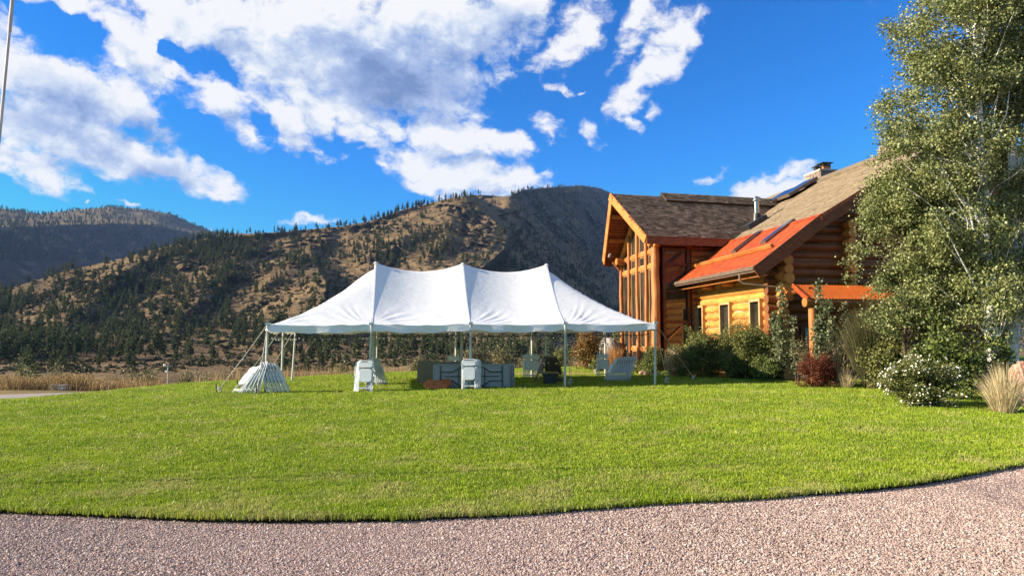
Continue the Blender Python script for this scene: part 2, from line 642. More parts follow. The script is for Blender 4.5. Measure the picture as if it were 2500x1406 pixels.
M['stone'] = simple('chimney_stone', (.30, .23, .18), (.17, .12, .10), 4, 0.9, island=0.3, bumpd=0.02)
M['mortar'] = simple('mortar', (.55, .47, .40), (.45, .38, .32), 12, 0.95)
M['terracotta'] = simple('terracotta', (.50, .19, .07), (.38, .13, .05), 8, 0.8)
M['canvas'] = None
M['pole'] = simple('tent_pole_metal', (.55, .56, .52), (.42, .43, .40), 5, 0.45, 0.4, stretch=(1, 1, .2))
M['rope'] = simple('rope', (.60, .55, .47), (.42, .38, .32), 40, 0.9)
M['white_plastic'] = simple('white_chair_plastic', (.76, .78, .78), (.70, .72, .72), 4, 0.4, 0.4)
M['white_steel'] = simple('white_chair_frame', (.70, .72, .73), (.62, .64, .65), 5, 0.4, 0.5)
M['brown_plastic'] = simple('brown_chair_plastic', (.10, .085, .055), (.075, .062, .04), 4, 0.5, 0.4)
M['brown_steel'] = simple('brown_chair_frame', (.085, .07, .05), (.06, .05, .036), 5, 0.45, 0.5)
M['table_top'] = simple('table_top_plastic', (.24, .215, .145), (.20, .18, .12), 5, 0.5, 0.4)
M['table_leg'] = simple('table_leg_steel', (.045, .055, .052), (.03, .036, .035), 6, 0.4, 0.5)
M['dark_glass'] = None

m, T, b = base_mat('dark_window_glass', 0.03, 0.7)
co = T.add('ShaderNodeTexCoord').outputs['Object']
T.l.new(T.mix(T.step(T.noise(co, 0.9, 3), .35, .65), (.018, .018, .016), (.05, .04, .03)), b.inputs['Base Color'])
bump(T, b, T.noise(co, 1.3, 2), 0.004)
M['dark_glass'] = m
m, T, b = base_mat('sky_blue_glass', 0.04, 1.0)
b.inputs['Base Color'].default_value = (.01, .02, .04, 1)
b.inputs['IOR'].default_value = 2.2
M['roof_glass'] = m

m, T, b = base_mat('tent_canvas', 0.42, 0.4)
co = T.add('ShaderNodeTexCoord').outputs['Object']
n = T.noise(co, 3.0, 6, 0.6)
T.l.new(T.mix(T.step(n, .3, .7), (.86, .86, .86), (.81, .815, .82)), b.inputs['Base Color'])
fine = T.noise(T.mapping(co, rot=(0, 0, .16), scale=(1.0, 3.2, 3.2)), 4.5, 5, 0.6, dist=0.4)
bump(T, b, fine, 0.03, 0.5)
tr = T.add('ShaderNodeBsdfTranslucent')
tr.inputs['Color'].default_value = (.62, .62, .52, 1)
mx = T.add('ShaderNodeMixShader')
mx.inputs[0].default_value = 0.14
T.l.new(b.outputs[0], mx.inputs[1])
T.l.new(tr.outputs[0], mx.inputs[2])
T.l.new(mx.outputs[0], m.node_tree.nodes['Material Output'].inputs['Surface'])
M['canvas'] = m

m, T, b = base_mat('rusty_wood_disc', 0.55, 0.3)
co = T.add('ShaderNodeTexCoord').outputs['Object']
n = T.noise(T.mapping(co, rot=(0, 0, .3), scale=(1, 5, 1)), 4, 6, 0.65, dist=0.6)
T.l.new(T.ramp(n, [(.3, (.06, .02, .01)), (.48, (.36, .10, .028)), (.6, (.50, .18, .06)), (.72, (.5, .28, .15))]), b.inputs['Base Color'])
M['disc'] = m

# table underside: moulded lattice
m, T, b = base_mat('table_underside', 0.5, 0.4)
co = T.add('ShaderNodeTexCoord').outputs['Object']
cmb = T.mapping(co, rot=(0, R(45), 0), scale=(1, 1, 1))
s3 = T.add('ShaderNodeSeparateXYZ')
T.l.new(cmb, s3.inputs[0])
ka = T.math('SINE', T.math('MULTIPLY', s3.outputs[0], 150.0))
kb = T.math('SINE', T.math('MULTIPLY', s3.outputs[2], 150.0))
lat = T.step(T.math('MULTIPLY', T.math('ABSOLUTE', ka), T.math('ABSOLUTE', kb)), 0.35, 0.55)
T.l.new(T.mix(lat, (.42, .44, .40), (.04, .045, .042)), b.inputs['Base Color'])
M['lattice'] = m

# ------------------------------------------------------------------ ground
def ground_hit(u, v, z=0.0):
    r = ray(u, v)
    d = (z - CAMH) / r.z
    return r.x * d, d


BORD = [ground_hit(u, v, -0.065) for u, v in ((0, 1245), (200, 1255), (400, 1265), (700, 1272), (1000, 1270), (1300, 1258), (1600, 1237), (1900, 1222), (2100, 1205), (2250, 1190), (2380, 1166), (2500, 1147))]
bx = np.array([-60, -30, -12] + [p[0] for p in BORD] + [9, 12, 16, 22, 40, 70])
by = np.array([9.5, 8.0, 6.6] + [p[1] for p in BORD] + [10.9, 13.6, 16.2, 18.5, 21, 24])


def border_y(x):
    x = np.asarray(x, float)
    return np.interp(x, bx, by) + 0.035 * fbm(x * 1.3, x * 0 + 3.1, 5, 4) + 0.012 * fbm(x * 9, x * 0 + 1.1, 8, 2)


EDGE = [(-70, 8), (-32, 13.2), (-17, 16.2)] + [ground_hit(u, v) for u, v in ((0, 973), (100, 964), (190, 958), (400, 938.5), (520, 931), (750, 918), (1000, 907), (1250, 902), (1420, 897), (1520, 893))] + [(10, 46), (30, 52), (80, 60)]
ex, ey = np.array([p[0] for p in EDGE]), np.array([p[1] for p in EDGE])
ex = np.maximum.accumulate(ex + np.arange(len(ex)) * 1e-4)


def beyond(x, y):
    """rough distance past the crest of the lawn (positive outside)"""
    x, y = np.asarray(x, float), np.asarray(y, float)
    g = np.interp(x, ex, ey)
    sl = (np.interp(x + 1.0, ex, ey) - np.interp(x - 1.0, ex, ey)) / 2
    return (y - g) / np.sqrt(1 + sl * sl)


def gz(x, y):
    e = beyond(x, y)
    z = 0.006 * np.clip(np.asarray(x, float), -16, 25)
    z = z - 1.25 * sstep(e, 0.0, 7.0) - 0.105 * np.clip(e - 24, 0, 150)
    return z + 0.02 * fbm(np.asarray(x) / 3, np.asarray(y) / 3, 3, 3) * sstep(e, 2, -4) + 0.25 * fbm(np.asarray(x) / 9, np.asarray(y) / 9, 4, 3) * sstep(e, 2, 8)


def gz1(x, y):
    return float(gz(np.array([x]), np.array([y]))[0])


def ground_material(name, c1, c2, c3, scale, b_d, rough=0.95):
    m, T, b = base_mat(name, rough, 0.1)
    p = T.add('ShaderNodeNewGeometry').outputs['Position']
    n = T.noise(p, scale, 8, 0.65)
    n2 = T.noise(p, scale * 0.12, 4, 0.6)
    col = T.mix(T.step(n, .3, .7), c1, c2)
    col = T.mix(T.step(n2, .45, .7), col, c3)
    T.l.new(col, b.inputs['Base Color'])
    bump(T, b, n, b_d)
    return m


M['lawn'] = ground_material('lawn_soil', (.07, .095, .010), (.12, .15, .014), (.14, .15, .02), 6, 0.02)
M['meadow'] = ground_material('dry_meadow', (.20, .14, .06), (.12, .10, .04), (.26, .18, .08), 2.5, 0.06)
M['soil'] = ground_material('dark_soil', (.03, .022, .014), (.05, .035, .02), (.02, .015, .01), 20, 0.02)

# lawn sheet: starts as a low cut edge along the drive and runs over the crest into the meadow
nx = 300
xs = np.concatenate([np.linspace(-60, -14, 40), np.linspace(-13.6, 14, 200), np.linspace(14.6, 70, 60)])
yb = border_y(xs)
offs = np.concatenate([[0.0, 0.02, 0.05, 0.12, 0.3, 0.6], np.linspace(1.0, 60, 110)])
X = np.repeat(xs[None], len(offs), 0)
Y = yb[None] + offs[:, None]
Z = gz(X, Y)
Z[0] -= 0.10
Z[1] -= 0.04
V = np.stack([X, Y, Z], -1).reshape(-1, 3)
nr, nc = X.shape
ii, jj = np.meshgrid(np.arange(nr - 1), np.arange(nc - 1), indexing='ij')
q = (ii * nc + jj).ravel()
F = np.stack([q, q + 1, q + nc + 1, q + nc], 1)
eb = beyond(X, Y)[:-1, :-1].ravel() + 0.8 * fbm(X[:-1, :-1].ravel() / 1.2, Y[:-1, :-1].ravel() / 1.2, 9, 3)
mi = np.where(eb > 1.2, 1, 0)
mi = np.where(ii.ravel() < 2, 2, mi)
lawn = npmesh('lawn', V, F, [M['lawn'], M['meadow'], M['soil']], mat_idx=mi, smooth=True)
tag(lawn, 'wide green lawn crowned under the white tent', kind='structure')

# the meadow running on down to the valley floor
mx_, my_ = np.linspace(-160, 160, 130), np.linspace(30, 240, 90)
X, Y = np.meshgrid(mx_, my_)
Z = gz(X, Y)
near = Y < border_y(X) + 59
Z = np.where(near, Z - 0.35, Z)
V = np.stack([X, Y, np.maximum(Z, -13.5 + .3 * fbm(X / 20, Y / 20, 2))], -1).reshape(-1, 3)
nr, nc = X.shape
ii, jj = np.meshgrid(np.arange(nr - 1), np.arange(nc - 1), indexing='ij')
q = (ii * nc + jj).ravel()
meadow = npmesh('meadow', V, np.stack([q, q + 1, q + nc + 1, q + nc], 1), M['meadow'], smooth=True)
tag(meadow, 'dry meadow falling away to the valley floor behind the lawn', kind='structure')

# gravel drive
m, T, b = base_mat('gravel', 0.9, 0.15)
p = T.add('ShaderNodeNewGeometry').outputs['Position']
vo = T.add('ShaderNodeTexVoronoi')
T.l.new(p, vo.inputs['Vector'])
vo.inputs['Scale'].default_value = 85
sv = T.add('ShaderNodeSeparateColor')
T.l.new(vo.outputs['Color'], sv.inputs[0])
col = T.ramp(sv.outputs[0], [(0, (.16, .095, .085)), (.35, (.27, .175, .15)), (.7, (.36, .26, .225)), (1, (.48, .40, .36))])
big = T.noise(p, 0.8, 4, 0.6)
col = T.vmath('SCALE', col, s=T.math('MULTIPLY_ADD', big, 0.5, 0.72))
T.l.new(col, b.inputs['Base Color'])
bump(T, b, T.math('SUBTRACT', 1.0, vo.outputs['Distance']), 0.02, 1.0)
M['gravel'] = m
xs = np.linspace(-60, 70, 200)
V, F = [], []
for i, x in enumerate(xs):
    yb1 = float(border_y(x)) + 0.5
    for k in range(9):
        t = k / 8
        y = -12 + (yb1 + 12) * t
        V.append((x, y, 0.006 * np.clip(x, -16, 25) - 0.070 + 0.008 * math.sin(x * .7 + y)))
for i in range(len(xs) - 1):
    for k in range(8):
        a = i * 9 + k
        F.append((a, a + 9, a + 10, a + 1))
drive = npmesh('gravel_drive', np.array(V), np.array(F), M['gravel'], smooth=True)
tag(drive, 'pinkish crushed gravel drive curving along the lawn edge', kind='structure')

# gravel path beyond the left crest of the lawn, and the pink patch behind the tent
V, F = [], []
pp = [(-60, 27.5), (-40, 30.2), (-30, 31.4), (-24, 32.6), (-19, 34.5), (-14, 37.5)]
for i, (x, y) in enumerate(pp):
    for k, o in enumerate((-1.5, 1.2)):
        V.append((x, y + o, max(gz1(x, y + o), gz1(x, y)) + 0.05))
for i in range(len(pp) - 1):
    F.append((2 * i, 2 * i + 2, 2 * i + 3, 2 * i + 1))
M['path'] = ground_material('path_gravel', (.36, .32, .28), (.27, .24, .21), (.30, .25, .21), 14, 0.02)
tag(npmesh('gravel_path', np.array(V), np.array(F), M['path']), 'pale gravel path passing below the left edge of the lawn', kind='structure')
V, F = [], []
c0 = ground_hit(1352, 914)
k = 26
for i in range(k):
    a = 2 * math.pi * i / k
    x, y = c0[0] + 2.2 * math.cos(a) * (1 + .12 * math.sin(3 * a)), c0[1] + 0.95 * math.sin(a)
    V.append((x, y, gz1(x, y) + 0.03))
M['pink'] = ground_material('pink_sand', (.46, .27, .17), (.36, .20, .13), (.4, .25, .17), 12, 0.01)
fp = MB()
fp.add(V, [tuple(range(k))])
tag(fp.build('gravel_patch', M['pink']), 'bare pink gravel patch in the grass behind the tent', kind='structure')


# ------------------------------------------------------------------ scattered small things by geometry nodes on point clouds
def scatter(name, P, rot, scl, sources, kind_label, cat=None):
    me = bpy.data.meshes.new(name)
    P = np.ascontiguousarray(P, dtype=np.float32)
    me.vertices.add(len(P))
    me.vertices.foreach_set('co', P.ravel())
    a = me.attributes.new('turn', 'FLOAT_VECTOR', 'POINT')
    a.data.foreach_set('vector', np.ascontiguousarray(rot, dtype=np.float32).ravel())
    a = me.attributes.new('size', 'FLOAT', 'POINT')
    a.data.foreach_set('value', np.ascontiguousarray(scl, dtype=np.float32))
    a = me.attributes.new('pick', 'INT', 'POINT')
    a.data.foreach_set('value', rng.integers(0, len(sources), len(P)).astype(np.int32))
    ob = bpy.data.objects.new(name, me)
    COL.objects.link(ob)
    ng = bpy.data.node_groups.new(name + '_nodes', 'GeometryNodeTree')
    ng.interface.new_socket('Geometry', in_out='INPUT', socket_type='NodeSocketGeometry')
    ng.interface.new_socket('Geometry', in_out='OUTPUT', socket_type='NodeSocketGeometry')
    gi, go = ng.nodes.new('NodeGroupInput'), ng.nodes.new('NodeGroupOutput')
    iop = ng.nodes.new('GeometryNodeInstanceOnPoints')
    jn = ng.nodes.new('GeometryNodeJoinGeometry')
    for s in reversed(sources):
        oi = ng.nodes.new('GeometryNodeObjectInfo')
        oi.inputs['Object'].default_value = s
        oi.inputs['As Instance'].default_value = True
        ng.links.new(oi.outputs['Geometry'], jn.inputs[0])

    def att(n, t):
        nd = ng.nodes.new('GeometryNodeInputNamedAttribute')
        nd.data_type = t
        nd.inputs['Name'].default_value = n
        return nd.outputs[0]
    e2r = ng.nodes.new('FunctionNodeEulerToRotation')
    ng.links.new(att('turn', 'FLOAT_VECTOR'), e2r.inputs[0])
    ng.links.new(gi.outputs[0], iop.inputs['Points'])
    ng.links.new(jn.outputs[0], iop.inputs['Instance'])
    iop.inputs['Pick Instance'].default_value = True
    ng.links.new(att('pick', 'INT'), iop.inputs['Instance Index'])
    ng.links.new(e2r.outputs[0], iop.inputs['Rotation'])
    ng.links.new(att('size', 'FLOAT'), iop.inputs['Scale'])
    ng.links.new(iop.outputs[0], go.inputs[0])
    md = ob.modifiers.new('scatter', 'NODES')
    md.node_group = ng
    return tag(ob, kind_label, cat, kind='stuff')


# grass tufts
def grass_mat(name, green, yellow, dry):
    m, T, b = base_mat(name, 0.5, 0.25)
    p = T.add('ShaderNodeNewGeometry')
    pos = p.outputs['Position']
    n1 = T.noise(pos, 0.55, 4, 0.6)
    n2 = T.noise(pos, 2.6, 3, 0.6)
    oi = T.add('ShaderNodeObjectInfo').outputs['Random']
    f = T.math('ADD', T.math('MULTIPLY', n1, .6), T.math('ADD', T.math('MULTIPLY', n2, .35), T.math('MULTIPLY', T.math('SUBTRACT', oi, .5), .25)))
    col = T.mix(T.step(f, .33, .66), green, yellow)
    pi = p.outputs['Random Per Island']
    sep = T.add('ShaderNodeSeparateXYZ')
    T.l.new(pos, sep.inputs[0])
    # straw shows through more along the trimmed edge by the drive
    edge = T.step(sep.outputs[1], 9.2, 6.0)
    d = T.math('MULTIPLY', T.step(T.math('ADD', T.noise(pos, 1.1, 4, .65), T.math('MULTIPLY', edge, .12)), .5, .72), T.step(pi, .35, .6))
    d = T.math('MAXIMUM', T.math('MULTIPLY', d, .8), T.step(pi, .93, .95))
    col = T.mix(d, col, dry)
    T.l.new(col, b.inputs['Base Color'])
    tr = T.add('ShaderNodeBsdfTranslucent')
    T.l.new(col, tr.inputs['Color'])
    mx = T.add('ShaderNodeMixShader')
    mx.inputs[0].default_value = .3
    T.l.new(b.outputs[0], mx.inputs[1])
    T.l.new(tr.outputs[0], mx.inputs[2])
    T.l.new(mx.outputs[0], m.node_tree.nodes['Material Output'].inputs['Surface'])
    return m


M['grass'] = grass_mat('grass_blade', (.180, .285, .009), (.365, .455, .017), (.42, .38, .15))


def tuft(name, n, h0, h1, spread, width, mat, lean=0.5):
    V, F = [], []
    for k in range(n):
        a, r = rnd.uniform(0, 6.28), spread * math.sqrt(rnd.random())
        x, y = r * math.cos(a), r * math.sin(a)
        h = rnd.uniform(h0, h1)
        la, l = rnd.uniform(0, 6.28), lean * h * rnd.uniform(.2, 1)
        dx, dy = math.cos(la) * l, math.sin(la) * l
        fa = rnd.uniform(0, 3.14)
        wx, wy = math.cos(fa) * width / 2, math.sin(fa) * width / 2
        o = len(V)
        V += [(x - wx, y - wy, -.01), (x + wx, y + wy, -.01), (x + wx * .8 + dx * .35, y + wy * .8 + dy * .35, h * .55), (x - wx * .8 + dx * .35, y - wy * .8 + dy * .35, h * .55), (x + dx, y + dy, h * rnd.uniform(.8, 1))]
        F += [(o, o + 1, o + 2), (o, o + 2, o + 3), (o + 3, o + 2, o + 4)]
    return npmesh(name, np.array(V), np.array(F), mat, link=False)


tufts = [tuft('grass_tuft', 18, .020, .042, .075, .0065, M['grass']) for k in range(5)] + [tuft('grass_tuft', 10, .03, .06, .07, .006, M['grass'], .7)]


def lawn_points():
    PP, SS = [], []
    dk = np.array([5.4, 7.5, 10, 14, 20, 30, 41])
    nk = np.array([520, 440, 290, 160, 95, 55, 42])
    zk = np.array([.74, .80, .95, 1.2, 1.4, 1.65, 1.8])
    for d0_, d1_ in zip(dk[:-1], dk[1:]):
        w0 = 0.80 * d1_ + 3.0
        top = np.interp(d0_, dk, nk)
        n = int(2 * w0 * (d1_ - d0_) * top)
        x, y = rng.uniform(-w0, w0, n), rng.uniform(d0_, d1_, n)
        ok = rng.random(n) < np.interp(y, dk, nk) / top
        ok &= (np.abs(x) < 0.80 * y + 3.0) & (y > border_y(x) + 0.015) & (beyond(x, y) < 1.6 + rng.uniform(-.8, .8, n))
        # behind the house walls nothing is seen
        ok &= ~((x > 7.6 + (y - 31) * -.16 + .5) & (y > 26.5))
        x, y = x[ok], y[ok]
        PP.append(np.stack([x, y, gz(x, y)], 1))
        lump = 1 + .26 * fbm(x * .8, y * .8, 21, 4)
        SS.append(np.interp(y, dk, zk) * rng.uniform(.75, 1.25, len(x)) * lump)
    # fringe along the cut edge
    n = 5200
    x = rng.uniform(-9, 9, n)
    y = border_y(x) + np.abs(rng.normal(0, .05, n)) + .012
    PP.append(np.stack([x, y, gz(x, y) - .015], 1))
    SS.append(rng.uniform(.6, 1.2, n))
    return np.concatenate(PP), np.concatenate(SS)


P, sc = lawn_points()
rot = np.stack([rng.normal(0, .12, len(P)), rng.normal(0, .12, len(P)), rng.uniform(0, 6.28, len(P))], 1)
scatter('lawn_grass', P, rot, sc, tufts, 'short mown green grass covering the lawn')

# pebbles
m, T, b = base_mat('pebble', 0.8, 0.25)
oi = T.add('ShaderNodeObjectInfo').outputs['Random']
col = T.ramp(oi, [(0, (.21, .14, .12)), (.25, (.34, .235, .195)), (.55, (.44, .32, .27)), (.8, (.53, .41, .35)), (1, (.62, .53, .47))])
T.l.new(col, b.inputs['Base Color'])
M['pebble'] = m


def pebble(k):
    bm = bmesh.new()
    bmesh.ops.create_icosphere(bm, subdivisions=1, radius=1)
    for v in bm.verts:
        v.co *= rnd.uniform(.7, 1.15)
        v.co.z *= .7
        v.co.x *= 1.15
    me = bpy.data.meshes.new('pebble')
    bm.to_mesh(me)
    bm.free()
    me.materials.append(M['pebble'])
    return bpy.data.objects.new('pebble', me)


pebs = [pebble(k) for k in range(5)]
n = 620000
y = 4.25 + (9.5 - 4.25) * rng.random(n) ** 1.25
x = rng.uniform(-1, 1, n) * (0.79 * y + 2.4)
ok = y < border_y(x) + .03
x, y = x[ok], y[ok]
P = np.stack([x, y, 0.006 * x - .067 + 0.008 * np.sin(x * .7 + y) + rng.uniform(-.003, .004, len(x))], 1)
scatter('gravel_stones', P, rng.uniform(0, 6.28, (len(P), 3)) * np.array([.12, .12, 1]), rng.gamma(6, .0057 / 6, len(P)).clip(.0025, .014), pebs, 'loose crushed stones of the pinkish gravel drive')

# ------------------------------------------------------------------ hills
CREST = np.array([(-900, 830, 600), (-600, 800, 620), (-300, 765, 660), (0, 712, 720), (150, 665, 800), (300, 630, 880), (440, 592, 960), (520, 579, 1010), (600, 572, 1050), (690, 566, 1090), (830, 553, 1130), (900, 541, 1160), (985, 511, 1200), (1050, 496, 1230), (1100, 483, 1250), (1150, 476, 1260), (1190, 477, 1260), (1240, 481, 1260)])
FARC = np.array([(1150, 486), (1210, 482), (1245, 478), (1280, 463), (1340, 458), (1420, 453), (1465, 460), (1500, 474), (1560, 492), (1700, 520), (2000, 560), (2600, 640), (3300, 720)])
UE = np.array([(470, 1135), (480, 1145), (520, 1195), (575, 1250), (610, 1240), (650, 1195), (700, 1110), (740, 980), (770, 880), (800, 800), (830, 770), (860, 740)])


def crest_v(u):
    a = np.interp(u, CREST[:, 0], CREST[:, 1])
    f = np.interp(u, FARC[:, 0], FARC[:, 1])
    return np.where(u < 1150, a, np.where(u > 1245, f, np.minimum(a, f)))


def hill_depth(u, v):
    vcn = np.interp(u, CREST[:, 0], CREST[:, 1])
    dc = np.interp(u, CREST[:, 0], CREST[:, 2])
    qn = np.clip((915 - v) / (915 - vcn), 0, 1.0)
    dn = 200 + (dc - 200) * qn ** 0.75
    # lesser spur on the left of the tent
    u2 = np.interp(v, [640, 690, 740, 790, 840], [770, 800, 792, 770, 700])
    win = sstep(v, 630, 690) * sstep(v, 850, 770)
    dn = dn * (1 - 0.19 * win * np.clip(1 - (u2 - u) / 260, 0, 1) * (u < u2))
    # low ribs and gullies running down the slope, wavering
    wv = 38 * fbm(v / 60, u / 260, 29, 3)
    for (ua, va, ub, vb_, wd, am) in ((330, 650, 60, 860, 150, .08), (600, 625, 380, 850, 150, .075), (760, 610, 620, 720, 110, .06), (1000, 540, 900, 650, 90, .045), (1120, 500, 1040, 640, 80, .035)):
        ur = ua + (ub - ua) * (v - va) / (vb_ - va) + wv
        wn = sstep(v, va - 60, va + 60) * sstep(v, vb_ + 40, vb_ - 60)
        dn = dn * (1 - am * wn * np.clip(1 - (ur - u) / wd, 0, 1) * sstep(u - ur, 60, -10))
    vcf = np.interp(u, FARC[:, 0], FARC[:, 1])
    qf = np.clip((872 - v) / (872 - vcf), 0, 1.0)
    df = (330 + (1750 - 330) * qf ** 1.1) * np.exp(.0025 * np.clip(u - 1245, 0, 290))
    ue = np.interp(v, UE[:, 0], UE[:, 1])
    mm = sstep(u - ue, -9, 12)
    d = dn + (np.maximum(df, dn * 1.0) - dn) * mm * sstep(v, 880, 856)
    flat = 11.3 * FPX / np.maximum(v - 822, 60)
    d = np.where(v > 915, flat, d)
    return d


def hill_noise(u, v, d):
    x = (u - 1250) / FPX * d
    am = sstep(v, 975, 910) * sstep(v - crest_v(u), 0, 14)
    n = fbm(x / 110, d / 210, 31, 5, .55) * .050 + fbm(x / 30 + d / 70, d / 60, 37, 4, .6) * .020
    # rocky steps
    rk = sstep(fbm(x / 60 + 9, d / 80, 41, 3), .05, .3) * fbm(x / 9 + d / 14, d / 20 - x / 22, 43, 3, .6) * .036
    return d * (1 + (n + rk) * am)


def hill_d(u, v):
    u, v = np.asarray(u, float), np.asarray(v, float)
    return hill_noise(u, v, hill_depth(u, v))


def rays_np(u, v):
    a, b_ = FPX, 703.0 - v
    y = a * math.cos(PITCH) - b_ * math.sin(PITCH)
    z = a * math.sin(PITCH) + b_ * math.cos(PITCH)
    return (u - 1250) / y, z / y


def terrain(name, us, vtop, vbot, nrow, dfun, mat, label, back):
    """surface from its foot (vbot) to its crest, then down the far side"""
    t = np.linspace(0, 1, nrow)
    vt = vtop(us)
    Vv = vbot + (vt[None] - vbot) * t[:, None]
    Uu = np.repeat(us[None], nrow, 0)
    D = dfun(Uu, Vv)
    rx, rz = rays_np(Uu, Vv)
    X, Y, Z = rx * D, D, CAMH + rz * D
    bk = []
    for f, dz in back:
        bk.append((rx[-1] * D[-1] * f, D[-1] * f, Z[-1] - dz * D[-1]))
    X = np.concatenate([X] + [b_[0][None] for b_ in bk])
    Y = np.concatenate([Y] + [b_[1][None] for b_ in bk])
    Z = np.concatenate([Z] + [b_[2][None] for b_ in bk])
    nr, nc = X.shape
    ii, jj = np.meshgrid(np.arange(nr - 1), np.arange(nc - 1), indexing='ij')
    q = (ii * nc + jj).ravel()
    ob = npmesh(name, np.stack([X, Y, Z], -1).reshape(-1, 3), np.stack([q, q + 1, q + nc + 1, q + nc], 1), mat, smooth=True)
    return tag(ob, label, kind='structure')


def hill_mat(name, grassc, grass2, sage, rock, k):
    m, T, b = base_mat(name, 0.95, 0.05)
    g = T.add('ShaderNodeNewGeometry')
    p = T.vmath('SCALE', g.outputs['Position'], s=k)
    n1 = T.noise(p, .02, 6, .6)
    n2 = T.noise(p, .11, 7, .7)
    n3 = T.noise(p, .55, 4, .7)
    col = T.mix(T.step(n1, .38, .62), grassc, grass2)
    col = T.mix(T.math('MULTIPLY', T.step(n2, .50, .62), .75), col, sage)
    col = T.mix(T.math('MULTIPLY', T.step(n3, .56, .64), .7), col, tuple(x * .55 for x in sage))
    sep = T.add('ShaderNodeSeparateXYZ')
    T.l.new(g.outputs['Normal'], sep.inputs[0])
    steep = T.step(T.math('MULTIPLY_ADD', T.math('SUBTRACT', n2, .5), .35, sep.outputs[2]), .84, .62)
    rk = T.mix(T.step(T.noise(p, .3, 6, .7), .35, .65), rock, tuple(x * .45 for x in rock))
    col = T.mix(steep, col, rk)
    T.l.new(col, b.inputs['Base Color'])
    bump(T, b, T.math('ADD', T.math('MULTIPLY', n2, .7), T.math('MULTIPLY', n3, .3)), 5.0 / k, .9)
    return m


M['hill'] = hill_mat('dry_hill', (.255, .172, .086), (.16, .108, .058), (.058, .054, .026), (.135, .098, .072), 1.0)
M['far'] = hill_mat('far_hill', (.23, .17, .09), (.125, .10, .055), (.052, .05, .03), (.12, .09, .07), .5)

us = np.concatenate([np.linspace(-900, -60, 90), np.linspace(-52, 1560, 400), np.linspace(1575, 3300, 110)])
hill = terrain('hill', us, crest_v, 1150.0, 260, hill_d, M['hill'], 'steep dry hillside scattered with pines, its right face in shadow', [(1.01, .001), (1.06, .008), (1.25, .05), (1.6, .14)])

FC = np.array([(-1400, 600), (-900, 560), (-400, 520), (0, 509), (50, 516), (100, 523), (180, 513), (270, 505), (350, 511), (420, 523), (470, 546), (520, 566), (560, 569), (640, 571), (760, 576), (900, 600), (1100, 660)])
FB = np.array([(-1400, 640), (-400, 565), (0, 554), (150, 549), (280, 546), (380, 547), (430, 561), (520, 578), (700, 590), (1100, 670)])


def far_depth(u, v):
    vc = np.interp(u, FC[:, 0], FC[:, 1])
    vb_ = np.interp(u, FB[:, 0], FB[:, 1])
    db = 2300 + 2.4 * (u - 0)
    db = np.clip(db, 1200, 4200)
    up = db + 800 * np.clip((vb_ - v) / (vb_ - vc + 1e-6), 0, 1) ** .8
    lo = db - 330 * np.clip((v - vb_) / 160, 0, 2)
    d = np.where(v < vb_, up, lo)
    x = (u - 1250) / FPX * d
    n = fbm(x / 240, d / 500, 51, 5, .55) * .040 + fbm(x / 70, d / 120, 53, 4, .55) * .016
    return d * (1 + n * sstep(v - vc, 0, 10))


us = np.linspace(-1400, 1100, 330)
terrain('far_mountain', us, lambda u: np.interp(u, FC[:, 0], FC[:, 1]), 800.0, 130, far_depth, M['far'], 'long blue shaded mountain rising at the left behind the hill', [(1.02, .002), (1.1, .012), (1.4, .06), (1.8, .14)])
# outermost ground so that the land runs to the horizon on every side
gp = MB()
gp.add([(-4200, -3000, -16), (4200, -3000, -16), (4200, 5200, -16), (-4200, 5200, -16)], [(0, 1, 2, 3)])
tag(gp.build('valley_floor', M['meadow']), 'dry valley floor far below the lawn', kind='structure')


# ------------------------------------------------------------------ pines
def pine_mesh(name, h, bare, nb, wmax, dead=False):
    """trunk and whorls of drooping branch sprays, all of unequal length"""
    vs, fs, mi = [], [], []

    def tri(a, b_, c, k):
        o = len(vs)
        vs.extend([a, b_, c])
        fs.append((o, o + 1, o + 2))
        mi.append(k)
    n = 5
    for k in range(n):
        a, b_ = 2 * math.pi * k / n, 2 * math.pi * (k + 1) / n
        r0 = h * .016
        tri((r0 * math.cos(a), r0 * math.sin(a), -.6), (r0 * math.cos(b_), r0 * math.sin(b_), -.6), (0, 0, h * .97), 1)
    lopside = rnd.uniform(0, 6.28)
    for i in range(nb):
        t = (i + rnd.random()) / nb
        z = h * (bare + (1 - bare) * t)
        prof = (1 - t) ** .75 * (0.55 + .45 * min(1, t * 5))
        a = rnd.uniform(0, 6.28)
        L = wmax * h * prof * rnd.uniform(.55, 1.25) * (1 + .25 * math.cos(a - lopside)) + .03 * h
        w = L * rnd.uniform(.38, .6)
        ca, sa = math.cos(a), math.sin(a)
        dz = rnd.uniform(-.28, .12) * L
        tip = (ca * L, sa * L, z + dz)
        m1 = (ca * L * .55 - sa * w / 2, sa * L * .55 + ca * w / 2, z + dz * .4 - .06 * L)
        m2 = (ca * L * .55 + sa * w / 2, sa * L * .55 - ca * w / 2, z + dz * .4 - .06 * L)
        m3 = (ca * L * .5, sa * L * .5, z + dz * .4 + .3 * L)
        root = (0, 0, z + .02 * h)
        tri(root, m1, tip, 0)
        tri(root, tip, m2, 0)
        tri(root, m3, tip, 0)
        if rnd.random() < .5:
            tri(m1, m3, m2, 0)
    tri((-.02 * h, 0, h * .9), (.02 * h, .01 * h, h * .9), (0, 0, h), 0)
    return np.array(vs), np.array(fs), np.array(mi)


